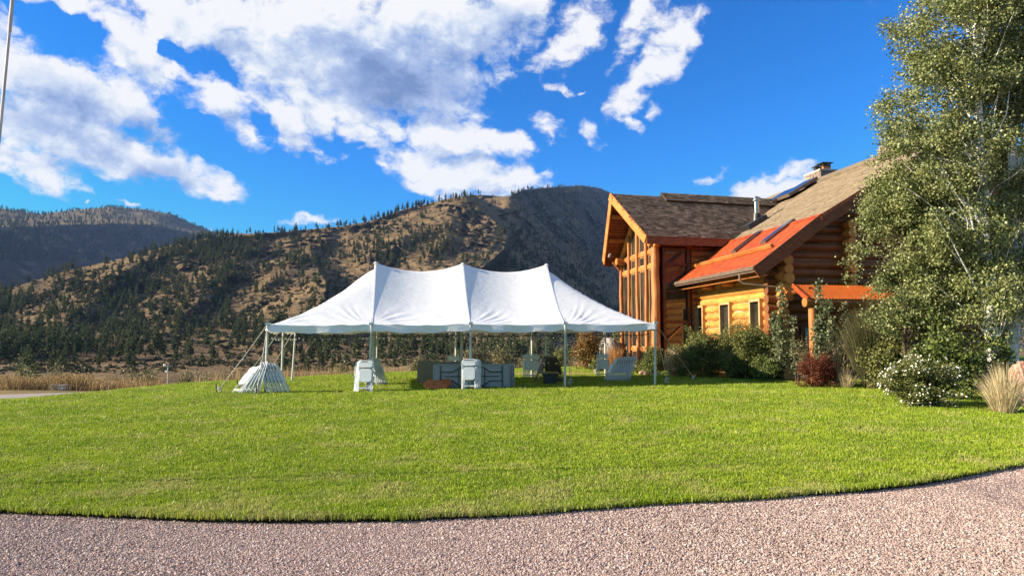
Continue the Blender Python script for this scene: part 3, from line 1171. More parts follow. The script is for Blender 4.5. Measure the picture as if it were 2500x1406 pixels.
M['pine'] = leaf_mat('pine_needles', (.055, .072, .028), (.115, .125, .048), .4, .2, .7, .1, .05)
M['pine_bark'] = simple('pine_bark', (.13, .075, .045), (.08, .05, .035), 3, .9)
pines = []
for k, (bare, nb, w) in enumerate(((.12, 95, .20), (.25, 80, .19), (.08, 100, .24), (.3, 75, .22), (.15, 85, .15), (.2, 90, .26))):
    V, F, mi = pine_mesh('pine_tree', 1.0, bare, nb, w)
    V[:, 2] = np.where(V[:, 2] < -.1, -.05, V[:, 2])
    pines.append(npmesh('pine_tree', V, F, [M['pine'], M['pine_bark']], mat_idx=mi, link=False))


def pine_density(u, v):
    """how wooded the hill is at a point of its face"""
    vc = crest_v(u)
    k = 0.13 + 0 * u
    k = np.where((u < 720) & (v > 590), .52, k)
    k = np.where((u < 420) & (v > 700) & (v < 890), .95, k)
    k = np.where((u > 80) & (u < 470) & (v > 690) & (v < 740), .55, k)
    k = np.where((u > 350) & (u < 640) & (v > 780) & (v < 850), .75, k)
    k = np.where((u > 440) & (u < 800) & (v > 575) & (v < 660), .85, k)
    k = np.where((u > 560) & (u < 1000) & (v > 600) & (v < 660), .7, k)
    k = np.where((u > 1000) & (u < 1240) & (v > 560) & (v < 660), .45, k)
    k = np.where((u > 1245) & (v < 490), 1.0, k)
    k = np.where((u > 1245) & (v > 500) & (v < 800), .75, k)
    k = np.where((v - vc < 10) & (u < 1170), .7, k)
    k = np.where((v > 876), np.where(u < 330, .9, .36), k)
    k = np.where((u > 740) & (u < 1500) & (v > 800) & (v < 872), .42, k)
    k = np.where((u > 560) & (u < 800) & (v > 670) & (v < 800), .12, k)
    return k


cand_u = rng.uniform(-160, 1560, 60000)
cand_v = rng.uniform(452, 905, 60000)
ok = cand_v > crest_v(cand_u) + 1.5
cand_u, cand_v = cand_u[ok], cand_v[ok]
dd = hill_d(cand_u, cand_v)
pat = sstep(fbm((cand_u - 1250) / FPX * dd / 55, dd / 90, 61, 3), -.25, .35)
# area of ground behind one pixel grows with distance
keep = rng.random(len(cand_u)) < pine_density(cand_u, cand_v) * (.25 + 1.1 * pat) * (.10 + .26 * np.clip((dd / 900) ** 1.2, 0, 1.6))
cu, cv, dd = cand_u[keep], cand_v[keep], dd[keep]
# the row of single trees on the skyline
sk = []
for u in list(np.linspace(430, 1170, 62)) + list(np.linspace(1255, 1470, 70)):
    if rnd.random() < .8:
        uu = u + rnd.uniform(-7, 7)
        sk.append((uu, float(crest_v(np.array([uu]))[0]) + rnd.uniform(.5, 4)))
sk += [(1168, 474), (1173, 474), (1010, 512), (1016, 510), (1023, 506), (720, 568), (682, 567), (850, 555)]
sk = np.array(sk)
cu, cv, dd = np.concatenate([cu, sk[:, 0]]), np.concatenate([cv, sk[:, 1]]), np.concatenate([dd, hill_d(sk[:, 0], sk[:, 1])])
# hand-placed pines on the bench under and beside the canopy
for u, v in ((1012, 868), (1296, 848), (1280, 862), (1313, 866), (1330, 864), (1345, 868), (800, 866), (925, 880), (985, 868), (760, 862), (735, 864), (860, 860), (700, 872), (655, 866), (1210, 866), (1225, 858), (1245, 870)):
    cu, cv = np.append(cu, u), np.append(cv, v)
    dd = np.append(dd, hill_d(np.array([u]), np.array([v])))
rx, rz = rays_np(cu, cv)
PX, PY, PZ = rx * dd, dd, CAMH + rz * dd
H = rng.uniform(8, 16, len(cu)) * np.where(dd > 1500, .95, 1) * np.where(rng.random(len(cu)) < .2, .6, 1)
H = np.where(dd < 330, H * .62, H)
H[-17:-10] = rng.uniform(10, 13, 7)
big = np.argsort(-H / dd)
ind, rest = big[:296], big[296:]
FORM = ['full-branched', 'bare-trunked', 'bushy', 'thin-crowned', 'slender', 'broad-crowned']


def pine_words(u, v, h, k, d):
    size = 'tall' if h > 12.8 else ('short' if h < 9.2 else 'middling')
    if v > 868:
        p = 'on the flat bench behind the reeds' if u < 330 else ('on the bench beside the left tent ropes' if u < 640 else ('on the bench between the left tent poles' if u < 910 else ('on the bench above the stacked tables' if u < 1260 else 'on the bench behind the right tent poles')))
    elif v > 800:
        p = 'low on the slope at the left edge of the photo' if u < 140 else ('low on the slope above the reeds' if u < 330 else ('low on the slope above the weather mast' if u < 520 else ('low on the slope left of the tent corner' if u < 650 else ('at the slope foot under the left tent eave' if u < 1000 else 'at the slope foot under the right tent eave'))))
    elif v > 700:
        p = 'halfway up the wooded slope at the left edge' if u < 200 else ('halfway up the wooded slope below the far mountain' if u < 430 else 'halfway up the slope left of the tent roof')
    else:
        p = 'high on the hillside below the skyline'
    return f'{size} {FORM[k]} dark pine {p}'


for i in ind:
    k = rnd.randrange(len(pines))
    s = pines[k]
    o = s.copy()
    o.name = 'pine_tree'
    COL.objects.link(o)
    o.location = (PX[i], PY[i], PZ[i])
    o.scale = (H[i] * rnd.uniform(.85, 1.25), H[i] * rnd.uniform(.85, 1.25), H[i])
    o.rotation_euler = (rnd.uniform(-.04, .04), rnd.uniform(-.04, .04), rnd.uniform(0, 6.28))
    lab = pine_words(cu[i], cv[i], H[i], k, dd[i])
    tag(o, lab, 'tree', 'pines: ' + lab)
P = np.stack([PX[rest], PY[rest], PZ[rest]], 1)
sc = H[rest]
# trees of the far mountain
fu, fv = rng.uniform(-120, 560, 6000), rng.uniform(503, 640, 6000)
vc, vb_ = np.interp(fu, FC[:, 0], FC[:, 1]), np.interp(fu, FB[:, 0], FB[:, 1])
ok = (fv > vc) & (rng.random(6000) < np.where(fv < vc + 7, 1.0, np.where(fv < vb_, .5, .40)))
ok |= (np.abs(fv - vb_) < 4) & (fu < 280)
fu, fv = fu[ok], fv[ok]
fd = far_depth(fu, fv)
rx, rz = rays_np(fu, fv)
P = np.concatenate([P, np.stack([rx * fd, fd, CAMH + rz * fd], 1)])
sc = np.concatenate([sc, rng.uniform(13, 24, len(fu))])
scatter('pine_forest', P, np.stack([np.zeros(len(P)), np.zeros(len(P)), rng.uniform(0, 6.28, len(P))], 1), sc, pines, 'far pine forest dotted over the upper slopes and mountain')


# sagebrush and boulders dotting the slopes
def blob_mesh(name, mat, sub, sq, jit):
    bm = bmesh.new()
    bmesh.ops.create_icosphere(bm, subdivisions=sub, radius=1)
    for v in bm.verts:
        v.co *= rnd.uniform(1 - jit, 1 + jit)
        v.co.z *= sq
    me = bpy.data.meshes.new(name)
    bm.to_mesh(me)
    bm.free()
    me.materials.append(mat)
    return bpy.data.objects.new(name, me)


M['sage'] = simple('sagebrush', (.10, .085, .038), (.065, .055, .028), .3, .9)
M['boulder'] = simple('boulder', (.21, .15, .11), (.11, .08, .06), .3, .9)
def spray_mesh(name, mat):
    V, F = [], []
    for k in range(46):
        a, e = rnd.uniform(0, 6.28), rnd.uniform(.1, 1.45)
        r = rnd.uniform(.5, 1.05)
        c = np.array([math.cos(a) * math.cos(e) * r, math.sin(a) * math.cos(e) * r, math.sin(e) * r * .85])
        d, w = rng.normal(size=3) * .3, rng.normal(size=3) * .26
        o = len(V)
        V += [c - d, c + w, c + d, c - w]
        F.append((o, o + 1, o + 2, o + 3))
    return npmesh(name, np.array(V), np.array(F), mat, link=False)


M['sage'] = leaf_mat('sagebrush', (.075, .072, .032), (.14, .12, .06), .4, .1, .8, .1, .05)
bl = [spray_mesh('sagebrush', M['sage']) for k in range(4)] + [blob_mesh('boulder', M['boulder'], 1, .6, .35)]
n = 22000
su, sv_ = rng.uniform(-60, 1560, n), 455 + 450 * rng.random(n)
ok = (sv_ > crest_v(su) + 2) & (rng.random(n) < .65)
su, sv_ = su[ok], sv_[ok]
sd = hill_d(su, sv_)
ok = rng.random(len(su)) < np.clip((sd / 800) ** 1.3, np.where(sv_ > 850, .75, .2), 1.2) * (.3 + sstep(fbm((su - 1250) / FPX * sd / 40, sd / 70, 71, 3), -.3, .3))
su, sv_, sd = su[ok], sv_[ok], sd[ok]
u2_, v2_ = rng.uniform(-60, 1500, 3600), rng.uniform(862, 914, 3600)
d2_ = hill_d(u2_, v2_)
k2_ = fbm((u2_ - 1250) / FPX * d2_ / 22, d2_ / 30, 77, 3) > -.08
su, sv_, sd = np.concatenate([su, u2_[k2_]]), np.concatenate([sv_, v2_[k2_]]), np.concatenate([sd, d2_[k2_]])
rx, rz = rays_np(su, sv_)
scatter('sagebrush_scrub', np.stack([rx * sd, sd, CAMH + rz * sd], 1), rng.uniform(0, 6.28, (len(su), 3)) * np.array([.05, .05, 1]), rng.gamma(3, .40, len(su)).clip(.4, 2.6) * np.clip(sd / 500, .35, 1.25), bl, 'low sagebrush and loose rocks dotting the dry slopes')

# ------------------------------------------------------------------ the log house
P0 = Vector((8.84, 24.3, 0))            # plan point under the near end of the main eave
C1 = Vector((9.95, 25.2, 0))            # near corner of the log walls
ZE, RK, ZK, RR, ZR = 4.16, 2.57, 6.05, 9.2, 9.95     # eave height, break of slope (run, height), ridge (run, height)
house = thing('log_house', 'honey coloured log house with brown shingle and rusted metal roofs behind the shrubs', 'house', (C1.x, C1.y, 0))


def roof_z(r):
    return ZE + (ZK - ZE) / RK * r if r < RK else ZK + (ZR - ZK) / (RR - RK) * (r - RK)


def MP(r, t, dz=0.0):
    """point of the main roof: r run up the slope from the eave, t along the eave away from the camera"""
    return P0 + A * r + B * t + UP * (roof_z(r) + dz)


n_low = (UP * RK - A * (ZK - ZE)).normalized()
n_upp = (UP * (RR - RK) - A * (ZR - ZK)).normalized()
TB = 21.0


def clip_inside(p, poly):
    c = False
    j = len(poly) - 1
    for i in range(len(poly)):
        if (poly[i][1] > p[1]) != (poly[j][1] > p[1]) and p[0] < (poly[j][0] - poly[i][0]) * (p[1] - poly[i][1]) / (poly[j][1] - poly[i][1]) + poly[i][0]:
            c = not c
        j = i
    return c


def shingles(name, O, eu, ev, nrm, lu, lv, row, wid, mat, parent, keep=None, jut=0.016):
    """overlapping shingle tabs over a plane: every tab its own wedge, joined as one part"""
    V, F = [], []
    O, eu, ev, nrm = [np.array(x) for x in (O, eu, ev, nrm)]
    nrow = int(lv / row)
    for i in range(nrow):
        u = -rnd.random() * wid
        while u < lu:
            w = wid * rnd.choice((.55, .8, 1.0, 1.0, 1.25))
            u0, u1 = max(u, 0), min(u + w - .012, lu)
            u += w
            if u1 - u0 < .03:
                continue
            v0, v1 = i * row - rnd.choice((0, 0, .3)) * row * .6, (i + 1.12) * row
            if keep and not keep((u0 + u1) / 2, (v0 + v1) / 2):
                continue
            h = jut * rnd.uniform(.7, 1.5)
            a, b_, c, d = (O + eu * x + ev * y for x, y in ((u0, v0), (u1, v0), (u1, v1), (u0, v1)))
            o = len(V)
            V += [a + nrm * h, b_ + nrm * h, c + nrm * .003, d + nrm * .003, a, b_]
            F += [(o, o + 1, o + 2, o + 3), (o + 4, o + 5, o + 1, o), (o + 4, o, o + 3, o + 3), (o + 1, o + 5, o + 2, o + 2)]
    F = [f for f in F if len(set(f)) == 4] + []
    ob = npmesh(name, np.array(V), np.array(F), mat, parent)
    ob['kind'] = 'stuff'
    return ob


# --- main roof: upper shingled slope, far slope and the rusted metal lower slope
mb = MB()
mb.slab([MP(RK, 0), MP(RK, TB), MP(RR, TB), MP(RR, 0)][::-1], 0.26, n_upp)
far_e = [P0 + A * (RR + 8.5) + B * t + UP * (ZR - 5.0) for t in (0, TB)]
n_far = (UP * 8.5 + A * 5.0).normalized()
mb.slab([MP(RR, 0), MP(RR, TB), far_e[1], far_e[0]][::-1], 0.26, n_far)
roof = mb.build('roof', M['roof_deck'], house)
ev_u = (MP(RR, 0) - MP(RK, 0)).normalized()
ev_l = (MP(RK, 0) - MP(0, 0)).normalized()
shingles('shingle', MP(RK, -.02) + n_upp * .004, B, ev_u, n_upp, TB, (MP(RR, 0) - MP(RK, 0)).length - .1, .15, .34, M['tan_shingle'], roof)
# raised ridge vent along the main ridge
mb = MB()
rv = [MP(RR - .75, 0.3, .14), MP(RR - .75, TB, .14), MP(RR, TB, .14), MP(RR, .3, .14)]
mb.slab(rv[::-1], .13, n_upp)
mb.build('ridge_vent', M['tan_shingle'], roof)

mb = MB()
NW = 150
tl = 7.75
V, F = [], []
for i in range(NW + 1):
    t = tl * i / NW
    h = .016 * math.sin(2 * math.pi * t / .20)
    for r in np.linspace(0, RK, 7):
        V.append(MP(r, t) + n_low * (h + .02))
for i in range(NW):
    for k in range(6):
        a = i * 7 + k
        F.append((a, a + 1, a + 8, a + 7))
metal = npmesh('metal_roof', np.array([tuple(p) for p in V]), np.array(F)[:, ::-1], M['rust'], house, smooth=True)
mb = MB()
mb.slab([MP(0, 0), MP(0, tl), MP(RK, tl), MP(RK, 0)][::-1], .22, n_low)
mb.build('roof_deck', M['fascia'], metal)
mb = MB()
mb.beam(MP(RK, -.02, .05), MP(RK, tl + 3, .05), .16, .05, n_low)
mb.build('flashing', M['rust'], metal)
mb = MB()   # snow guard timber
a, b_ = hit(1690, 656, MP(0, 0), n_low), hit(1889, 605, MP(0, 0), n_low)
mb.beam(a + n_low * .11, b_ + n_low * .11, .12, .13, n_low)
mb.build('snow_guard', M['board'], metal)
mb = MB()   # torn flashing at the wall
for k in range(4):
    c = MP(1.15 + .16 * k, tl - .05, .05)
    mb.slab([c, c + A * .16 + UP * .14, c + A * .5 + UP * .58 - B * .12, c + A * .18 + UP * .16 - B * .05], .012, B * -1)
mb.build('step_flashing', M['rust'], metal)
# gutter with snow clips and downspout
mb = MB()
g0, g1 = MP(0, -.05, -.02) - A * .09, MP(0, tl + .1, -.02) - A * .09
mb.beam(g0, g1, .12, .05)
mb.beam(g0 - A * .025 - UP * .07, g1 - A * .025 - UP * .07, .10, .09)
mb.beam(g0 + A * .02 - UP * .15, g1 + A * .02 - UP * .15, .05, .07)
gut = mb.build('gutter', M['gutter'], house)
mb = MB()
mb.beam(g0 + A * .38 - UP * .30, g1 + A * .38 - UP * .30, .16, .05)
mb.build('eave_trim', M['board'], house)
for k in range(9):
    mb = MB()
    p = MP(.05, .25 + k * .9, .03)
    mb.box(p, .012, .03, .035)
    mb.build('snow_clip', M['gutter'], gut)
mb = MB()
gp_ = g0 + B * 1.15
mb.tube([gp_ - UP * .1, gp_ - UP * .42, gp_ - UP * .52 + A * .1 - B * .05, C1 - A * .12 + UP * 3.45 - B * .28, C1 - A * .12 + UP * .6 - B * .28], .042, 8)
mb.build('downspout', M['gutter'], house, True)

# --- rake boards of the main gable
mb = MB()
mb.beam(MP(-.05, -.03, -.20), MP(RK, -.03, -.20), .06, .46, n_low)
mb.beam(MP(RK, -.03, -.20), MP(RR, -.03, -.20), .06, .46, n_upp)
mb.beam(MP(RR, -.03, -.2), far_e[0] - B * .03 - UP * .2, .06, .46, n_far)
mb.build('bargeboard', M['fascia'], house)
mb = MB()
mb.beam(MP(RK, -.075, -.09), MP(RR, -.075, -.09), .03, .14, n_upp)
mb.build('rake_trim', M['fascia'], house)

# --- log walls
PITCHZ, LR = .335, .178


def wall_top(r):
    return roof_z(r) - .30


S_END = 7.25
wins = [(.97, 1.59, 1.35, 2.98), (3.44, 4.18, 1.2, 2.98), (6.03, 6.73, 1.1, 2.96)]
for i in range(14):
    z = .16 + PITCHZ * i
    if z > 4.55:
        break
    spans = [(-.42, S_END)]
    if z > 4.0:
        spans = [(0, S_END)]
    for s0, s1, z0, z1 in wins:
        if z0 - .1 < z < z1 + .14:
            nsp = []
            for a0, a1 in spans:
                if a0 < s0 and a1 > s1:
                    nsp += [(a0, s0 - .10), (s1 + .10, a1)]
                else:
                    nsp.append((a0, a1))
            spans = nsp
    for a0, a1 in spans:
        mb = MB()
        r_ = LR * rnd.uniform(.95, 1.06)
        mb.log(C1 + B * a0 + UP * z, C1 + B * a1 + UP * z, r_, r_ * rnd.uniform(.93, 1.02), 12, 6)
        mb.build('log', M['log_b'], house, True, .9)
mb = MB()
mb.slab([C1 + A * -.06 + UP * .0, C1 + A * -.06 + B * S_END, C1 + A * -.06 + B * S_END + UP * 4.6, C1 + A * -.06 + UP * 4.6][::-1], .12, A * -1)
mb.build('chinking', M['chink'], house)
for s0, s1, z0, z1 in wins:
    mb = MB()
    o = -A * .17
    sm, zm = (s0 + s1) / 2, (z0 + z1) / 2
    hw, hh = (s1 - s0) / 2 + .06, (z1 - z0) / 2 + .06
    c = C1 + B * sm + UP * zm + o
    mb.box(c + B * hw, .05, .12, hh + .05, B, A)
    mb.box(c - B * hw, .05, .12, hh + .05, B, A)
    mb.box(c + UP * hh, hw - .05, .12, .05, B, A)
    mb.box(c - UP * hh, hw - .05, .12, .05, B, A)
    wn = mb.build('window', M['trim'], house)
    mb = MB()
    mb.box(c + A * .07, hw - .05, .012, hh - .05, B, A)
    mb.build('pane', M['dark_glass'], wn)
# gable wall across the near end: logs cross the corner and run up to the roof
QX = 2.8
for i in range(30):
    z = .16 + PITCHZ * (i + .5)
    if z > ZR - .8:
        break
    # where the roof underside passes this height
    r = 0.0
    while roof_z(r) - .42 < z and r < RR:
        r += .02
    q0 = max(-.50, r - 1.24 + .15)
    if q0 > 8.5:
        continue
    mb = MB()
    r_ = LR * rnd.uniform(.95, 1.06)
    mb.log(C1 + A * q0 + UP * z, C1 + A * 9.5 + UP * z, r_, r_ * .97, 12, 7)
    mb.build('log', M['log_shaded'], house, True, .9)
    if 2.2 < z < 6.3:      # stub ends of the cross wall
        mb = MB()
        zz = z - PITCHZ / 2
        L = rnd.uniform(.46, .58)
        mb.log(C1 + A * QX - B * L + UP * zz, C1 + A * QX + B * .3 + UP * zz, LR * rnd.uniform(.92, 1.1), None, 12, 2)
        mb.build('log', M['log_b'], house, True, .9)
for k, z in enumerate(np.arange(3.0, 4.5, PITCHZ)):     # log ends below the eave corner
    mb = MB()
    mb.log(C1 + A * .12 - B * rnd.uniform(.5, .62) + UP * (z + .1), C1 + A * .1 + B * .3 + UP * (z + .1), LR * rnd.uniform(1.0, 1.12), None, 12, 2)
    mb.build('log', M['log_b'], house, True, .9)
mb = MB()
pts = [(0, 0), (9.5, 0), (9.5, roof_z(9.2) - .5), (7.96, roof_z(9.2) - .4), (0, roof_z(1.24) - .35)]
mb.slab([C1 + A * q_ + UP * z_ - B * .055 for q_, z_ in pts], .1, -B)
mb.build('chinking', M['chink'], house)
for r_, z_off in ((1.0, -.36), (4.9, -.42), (9.1, -.5)):     # purlins carrying the overhang
    mb = MB()
    c = P0 + A * r_ + UP * (roof_z(r_) + z_off)
    mb.log(c + B * .06, c + B * 1.2, .17, None, 12, 2)
    mb.build('purlin', M['log_b'], house, True, .9)
for s in (3.1, 5.0):           # square-cut beam ends under the eave
    mb = MB()
    c = C1 + B * s + UP * 3.86
    mb.log(c - A * .72, c + A * .1, .13, .15, 8, 2, .01, .002)
    mb.build('rafter_end', M['log_a'], house, True, .7)
# door and dark opening under the porch
mb = MB()
dc = C1 + A * 1.25 - B * .22 + UP * 1.05
mb.box(dc, .52, .03, 1.05, A, B)
dr = mb.build('door', M['trim_dark'], house)
mb = MB()
mb.box(dc - B * .04 + UP * .1, .38, .012, .8, A, B)
mb.build('pane', M['dark_glass'], dr)

# --- porch roof
p00, p01 = hit(1975, 729, (0, 22.5, 0), Vector((0, -1, 0))), hit(1937, 695, (0, 24.15, 0), Vector((0, -1, 0)))
px = A * 4.2
npch = (p01 - p00).cross(px).normalized()
if npch.z < 0:
    npch = -npch
V, F = [], []
for i in range(105):
    q_ = 4.2 * i / 104
    h = .014 * math.sin(2 * math.pi * q_ / .12)
    V += [p00 + A * q_ + npch * h, p01 + A * q_ + npch * h]
F = [(2 * i, 2 * i + 2, 2 * i + 3, 2 * i + 1) for i in range(104)]
porch = npmesh('porch_roof', np.array([tuple(p) for p in V]), np.array(F), M['rust_bright'], house, smooth=True)
mb = MB()
mb.slab([p00 - npch * .03, p00 + px - npch * .03, p01 + px - npch * .03, p01 - npch * .03], .08, npch)
mb.beam(p00 - A * .03 - npch * .03, p01 - A * .03 - npch * .03, .05, .16, npch)
mb.build('roof_deck', M['rust'], porch)
mb = MB()
bl_ = at(1964, 738, 22.62)
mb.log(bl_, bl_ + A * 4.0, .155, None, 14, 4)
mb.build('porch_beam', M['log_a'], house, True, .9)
mb = MB()
for k_ in (.35, 3.6):
    m3 = MB()
    q_ = p01 + A * k_ - UP * .22
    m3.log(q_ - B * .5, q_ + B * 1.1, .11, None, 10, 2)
    m3.build('porch_beam', M['log_shaded'], house, True, .9)
pz = at(1983, 750, 22.66)
mb.log((pz.x, pz.y, .02), (pz.x, pz.y, pz.z), .14, .125, 12, 5)
mb.build('porch_post', M['log_v'], house, True, .9)

# --- great-room wing: gable of glass facing left
Pn = Vector((6.85, 31.5, 0))
bays = [Pn + B * (5.13 * k / 4) for k in range(5)]
ZG = 5.85
peak_z = 8.15


def gable_z(s):
    """underside of the wing rafters at s metres along the gable"""
    return ZG + (peak_z - ZG) * (1 - abs(s - 2.565) / 2.565)


out = -AW
for k, p in enumerate(bays):
    mb = MB()
    s = 5.13 * k / 4
    top = gable_z(s) - .05
    if k in (0, 4):
        top = ZG - .05
    r_ = .21 if k == 0 else (.11 if k == 4 else .085)
    q_ = p + out * (.16 if k == 0 else .13)
    mb.log(q_ + UP * .05, q_ + UP * top, r_, r_ * .92, 12, 9, .06, .015)
    mb.build('post', M['log_v'], house, True, .9)
for za, dep in ((1.02, .11), (5.0, .13), (5.70, .13)):
    mb = MB()
    mb.beam(bays[0] + UP * za + out * .03, bays[4] + UP * za + out * .03, .12, dep * 1.6)
    mb.build('rail', M['board'], house)
for k in range(4):
    a0, a1 = bays[k], bays[k + 1]
    s0, s1 = 5.13 * k / 4, 5.13 * (k + 1) / 4
    e = B * .09
    rows = [(.15, .15, .92, .92), (1.12, 1.12, 4.88, 4.88), (5.12, 5.12, 5.58, 5.58), (5.82, 5.82, gable_z(s0 + .12) - .16, gable_z(s1 - .12) - .16)]
    for z00, z01, z10, z11 in rows:
        c = [a0 + e + UP * z00, a1 - e + UP * z01, a1 - e + UP * z11, a0 + e + UP * z10]
        mb = MB()
        for i in range(4):
            mb.beam(c[i], c[(i + 1) % 4], .08, .045, out if i in (0, 2) else out)
        wn = mb.build('window', M['trim'], house)
        mb = MB()
        mb.slab([x - out * .005 for x in c], .014, out)
        mb.build('pane', M['dark_glass'], wn)
# rafters over the glass
for a_, b2 in ((0, 2), (2, 4)):
    mb = MB()
    p0_, p1_ = bays[a_] + UP * gable_z(5.13 * a_ / 4), bays[b2] + UP * gable_z(5.13 * b2 / 4)
    mb.log(p0_ + out * .05, p1_ + out * .05, .15, None, 12, 4)
    mb.build('rafter', M['log_b'], house, True, .9)
# side wall of the wing facing the camera: tall panes then logs
mb = MB()
q0, q1 = Pn + AW * .26, Pn + AW * 1.42
for z_ in (.95, 2.32, 5.02, 5.72):
    mb.beam(q0 + UP * z_, q1 + UP * z_, .14, .14)
for q_ in (q0, q1 + AW * .1):
    mb.beam(q_ + UP * .1, q_ + UP * 5.8, .18, .14, AW)
sidewin = mb.build('window', M['trim_dark'], house)
for za, zb in ((1.02, 2.25), (2.39, 4.95), (5.09, 5.65)):
    mb = MB()
    mb.slab([q0 + UP * za + B * .03, q1 + UP * za + B * .03, q1 + UP * zb + B * .03, q0 + UP * zb + B * .03], .015, -B)
    mb.build('pane', M['dark_glass'], sidewin)
for i in range(17):
    z = .2 + PITCHZ * i
    mb = MB()
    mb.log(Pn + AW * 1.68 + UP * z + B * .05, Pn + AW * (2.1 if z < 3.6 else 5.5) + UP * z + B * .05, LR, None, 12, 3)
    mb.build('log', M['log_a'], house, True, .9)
mb = MB()
mb.slab([Pn + AW * 1.5 + B * .12, Pn + AW * 6 + B * .12, Pn + AW * 6 + B * .12 + UP * 5.9, Pn + AW * 1.5 + B * .12 + UP * 5.9], .1, -B)
# far and inner faces so that the wing is a closed room
mb.slab([Pn + B * 5.2, Pn + B * 5.2 + AW * 6, Pn + B * 5.2 + AW * 6 + UP * 5.6, Pn + B * 5.2 + UP * 5.6], .2, B)
mb.slab([Pn + AW * 2.2, Pn + AW * 2.2 + B * 5.1, Pn + AW * 2.2 + B * 5.1 + UP * 6, Pn + AW * 2.2 + UP * 6], .1, -AW)
mb.build('wall', M['soffit'], house)
# lamps of the room seen as small bright fittings are left dark; a log brace shows on the lower pane
mb = MB()
mb.beam(Pn + AW * .42 + UP * 1.5 - B * .06, Pn + AW * 1.15 + UP * 2.12 - B * .06, .06, .07)
mb.build('stair_rail', M['board'], house)

# wing roof
E1 = hit(1579, 576, (0, 30.72, 0), Vector((0, -1, 0)))
RG = hit(1492, 473, (0, 33.62, 0), Vector((0, -1, 0)))
E2 = hit(1473, 634, (0, 36.9, 0), Vector((0, -1, 0)))
LW = 12.0
nn_ = (AW).cross(RG - E1).normalized()
nn_ = nn_ if nn_.z > 0 else -nn_
nf_ = (AW).cross(RG - E2).normalized()
nf_ = nf_ if nf_.z > 0 else -nf_
mb = MB()
mb.slab([E1, E1 + AW * LW, RG + AW * LW, RG], .10, nn_)
mb.slab([RG, RG + AW * LW, E2 + AW * LW, E2], .10, nf_)
wroof = mb.build('roof', M['roof_deck'], house)
sv = (RG - E1)
along = sv.dot(AW)
up_v = sv - AW * along
lv = up_v.length
up_v.normalize()


def wing_keep(u_, v_):
    return u_ > along * v_ / lv - .02


shingles('shingle', E1 + AW * min(0, along) + nn_ * .004, AW, up_v, nn_, LW - .5, lv, .125, .27, M['wing_shingle'], wroof, keep=lambda u_, v_: u_ + min(0, along) > along * v_ / lv)
# soffit boards
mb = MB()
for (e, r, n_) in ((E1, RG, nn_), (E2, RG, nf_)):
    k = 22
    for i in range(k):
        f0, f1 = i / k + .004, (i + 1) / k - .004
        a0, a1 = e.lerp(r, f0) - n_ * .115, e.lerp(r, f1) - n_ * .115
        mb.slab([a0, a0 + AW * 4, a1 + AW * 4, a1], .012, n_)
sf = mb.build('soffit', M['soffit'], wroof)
sf['kind'] = 'stuff'
# bargeboards
for e, n_ in ((E1, nn_), (E2, nf_)):
    mb = MB()
    d_ = (RG - e).normalized()
    dn_ = -n_ * .17
    mb.beam(e - d_ * .05 + dn_ - AW * .03, RG + d_ * .02 + dn_ - AW * .03, .06, .40, n_)
    mb.build('bargeboard', M['board'], wroof)
# eave fascia boards
for e, f in ((E1, 1), (E2, 1)):
    mb = MB()
    mb.beam(e - UP * .20, e + AW * (LW - 5) - UP * .20, .05, .34)
    mb.beam(e - UP * .02, e + AW * (LW - 5) - UP * .02, .09, .05)
    mb.build('fascia', M['fascia'], wroof)
# raised ridge vent on the wing
mb = MB()
c0_, c1_ = RG + AW * 2.75, RG + AW * (LW - 1)
dn1, dn2 = (E1 - RG) - AW * (E1 - RG).dot(AW), (E2 - RG) - AW * (E2 - RG).dot(AW)
dn1.normalize()
dn2.normalize()
mb.slab([c0_ + UP * .2, c0_ + dn1 * .78 + UP * .2, c1_ + dn1 * .78 + UP * .2, c1_ + UP * .2], .10, nn_)
mb.slab([c0_ + UP * .2, c1_ + UP * .2, c1_ + dn2 * .78 + UP * .2, c0_ + dn2 * .78 + UP * .2], .10, nf_)
vent = mb.build('ridge_vent', M['roof_deck'], wroof)
shingles('shingle', c0_ + dn1 * .8 + UP * .2 + nn_ * .004, AW, -dn1, nn_, LW - 3.8, .8, .125, .27, M['wing_shingle'], vent)
# purlins under the prow
for f, e, rr_, base in ((.36, E2, .13, 0), (.72, E2, .13, 0), (.03, E2, .19, .1), (.30, E1, .12, 0), (.62, E1, .12, 0), (.98, E1, .16, 0), (.04, E1, .17, .1)):
    p = e.lerp(RG, f)
    n_ = nn_ if e is E1 else nf_
    c = p - n_ * (.13 + rr_) + AW * (.06 + base * 4)
    if base:
        c += (B if e is E1 else -B) * .55 - UP * .05
    mb = MB()
    mb.log(c, c + AW * (3.2 if e is E2 else 2.2), rr_, None, 12, 3)
    mb.build('purlin', M['log_a'], wroof, True, .9)
mb = MB()   # knee brace at the far corner
c = bays[4] + UP * 5.1 + out * .1
mb.log(c, c + out * .5 + UP * .55, .07, None, 8, 2)
mb.build('brace', M['log_v'], house, True)
mb = MB()
cm = at(1488, 624, 35.9)
mb.box(cm, .05, .035, .10, ax=(1, 0, 0), ay=(0, .9, .3), az=(.25, -.3, .9))
mb.build('house_camera', M['white_steel'], house)  # small white house camera under the rake; gives off no light

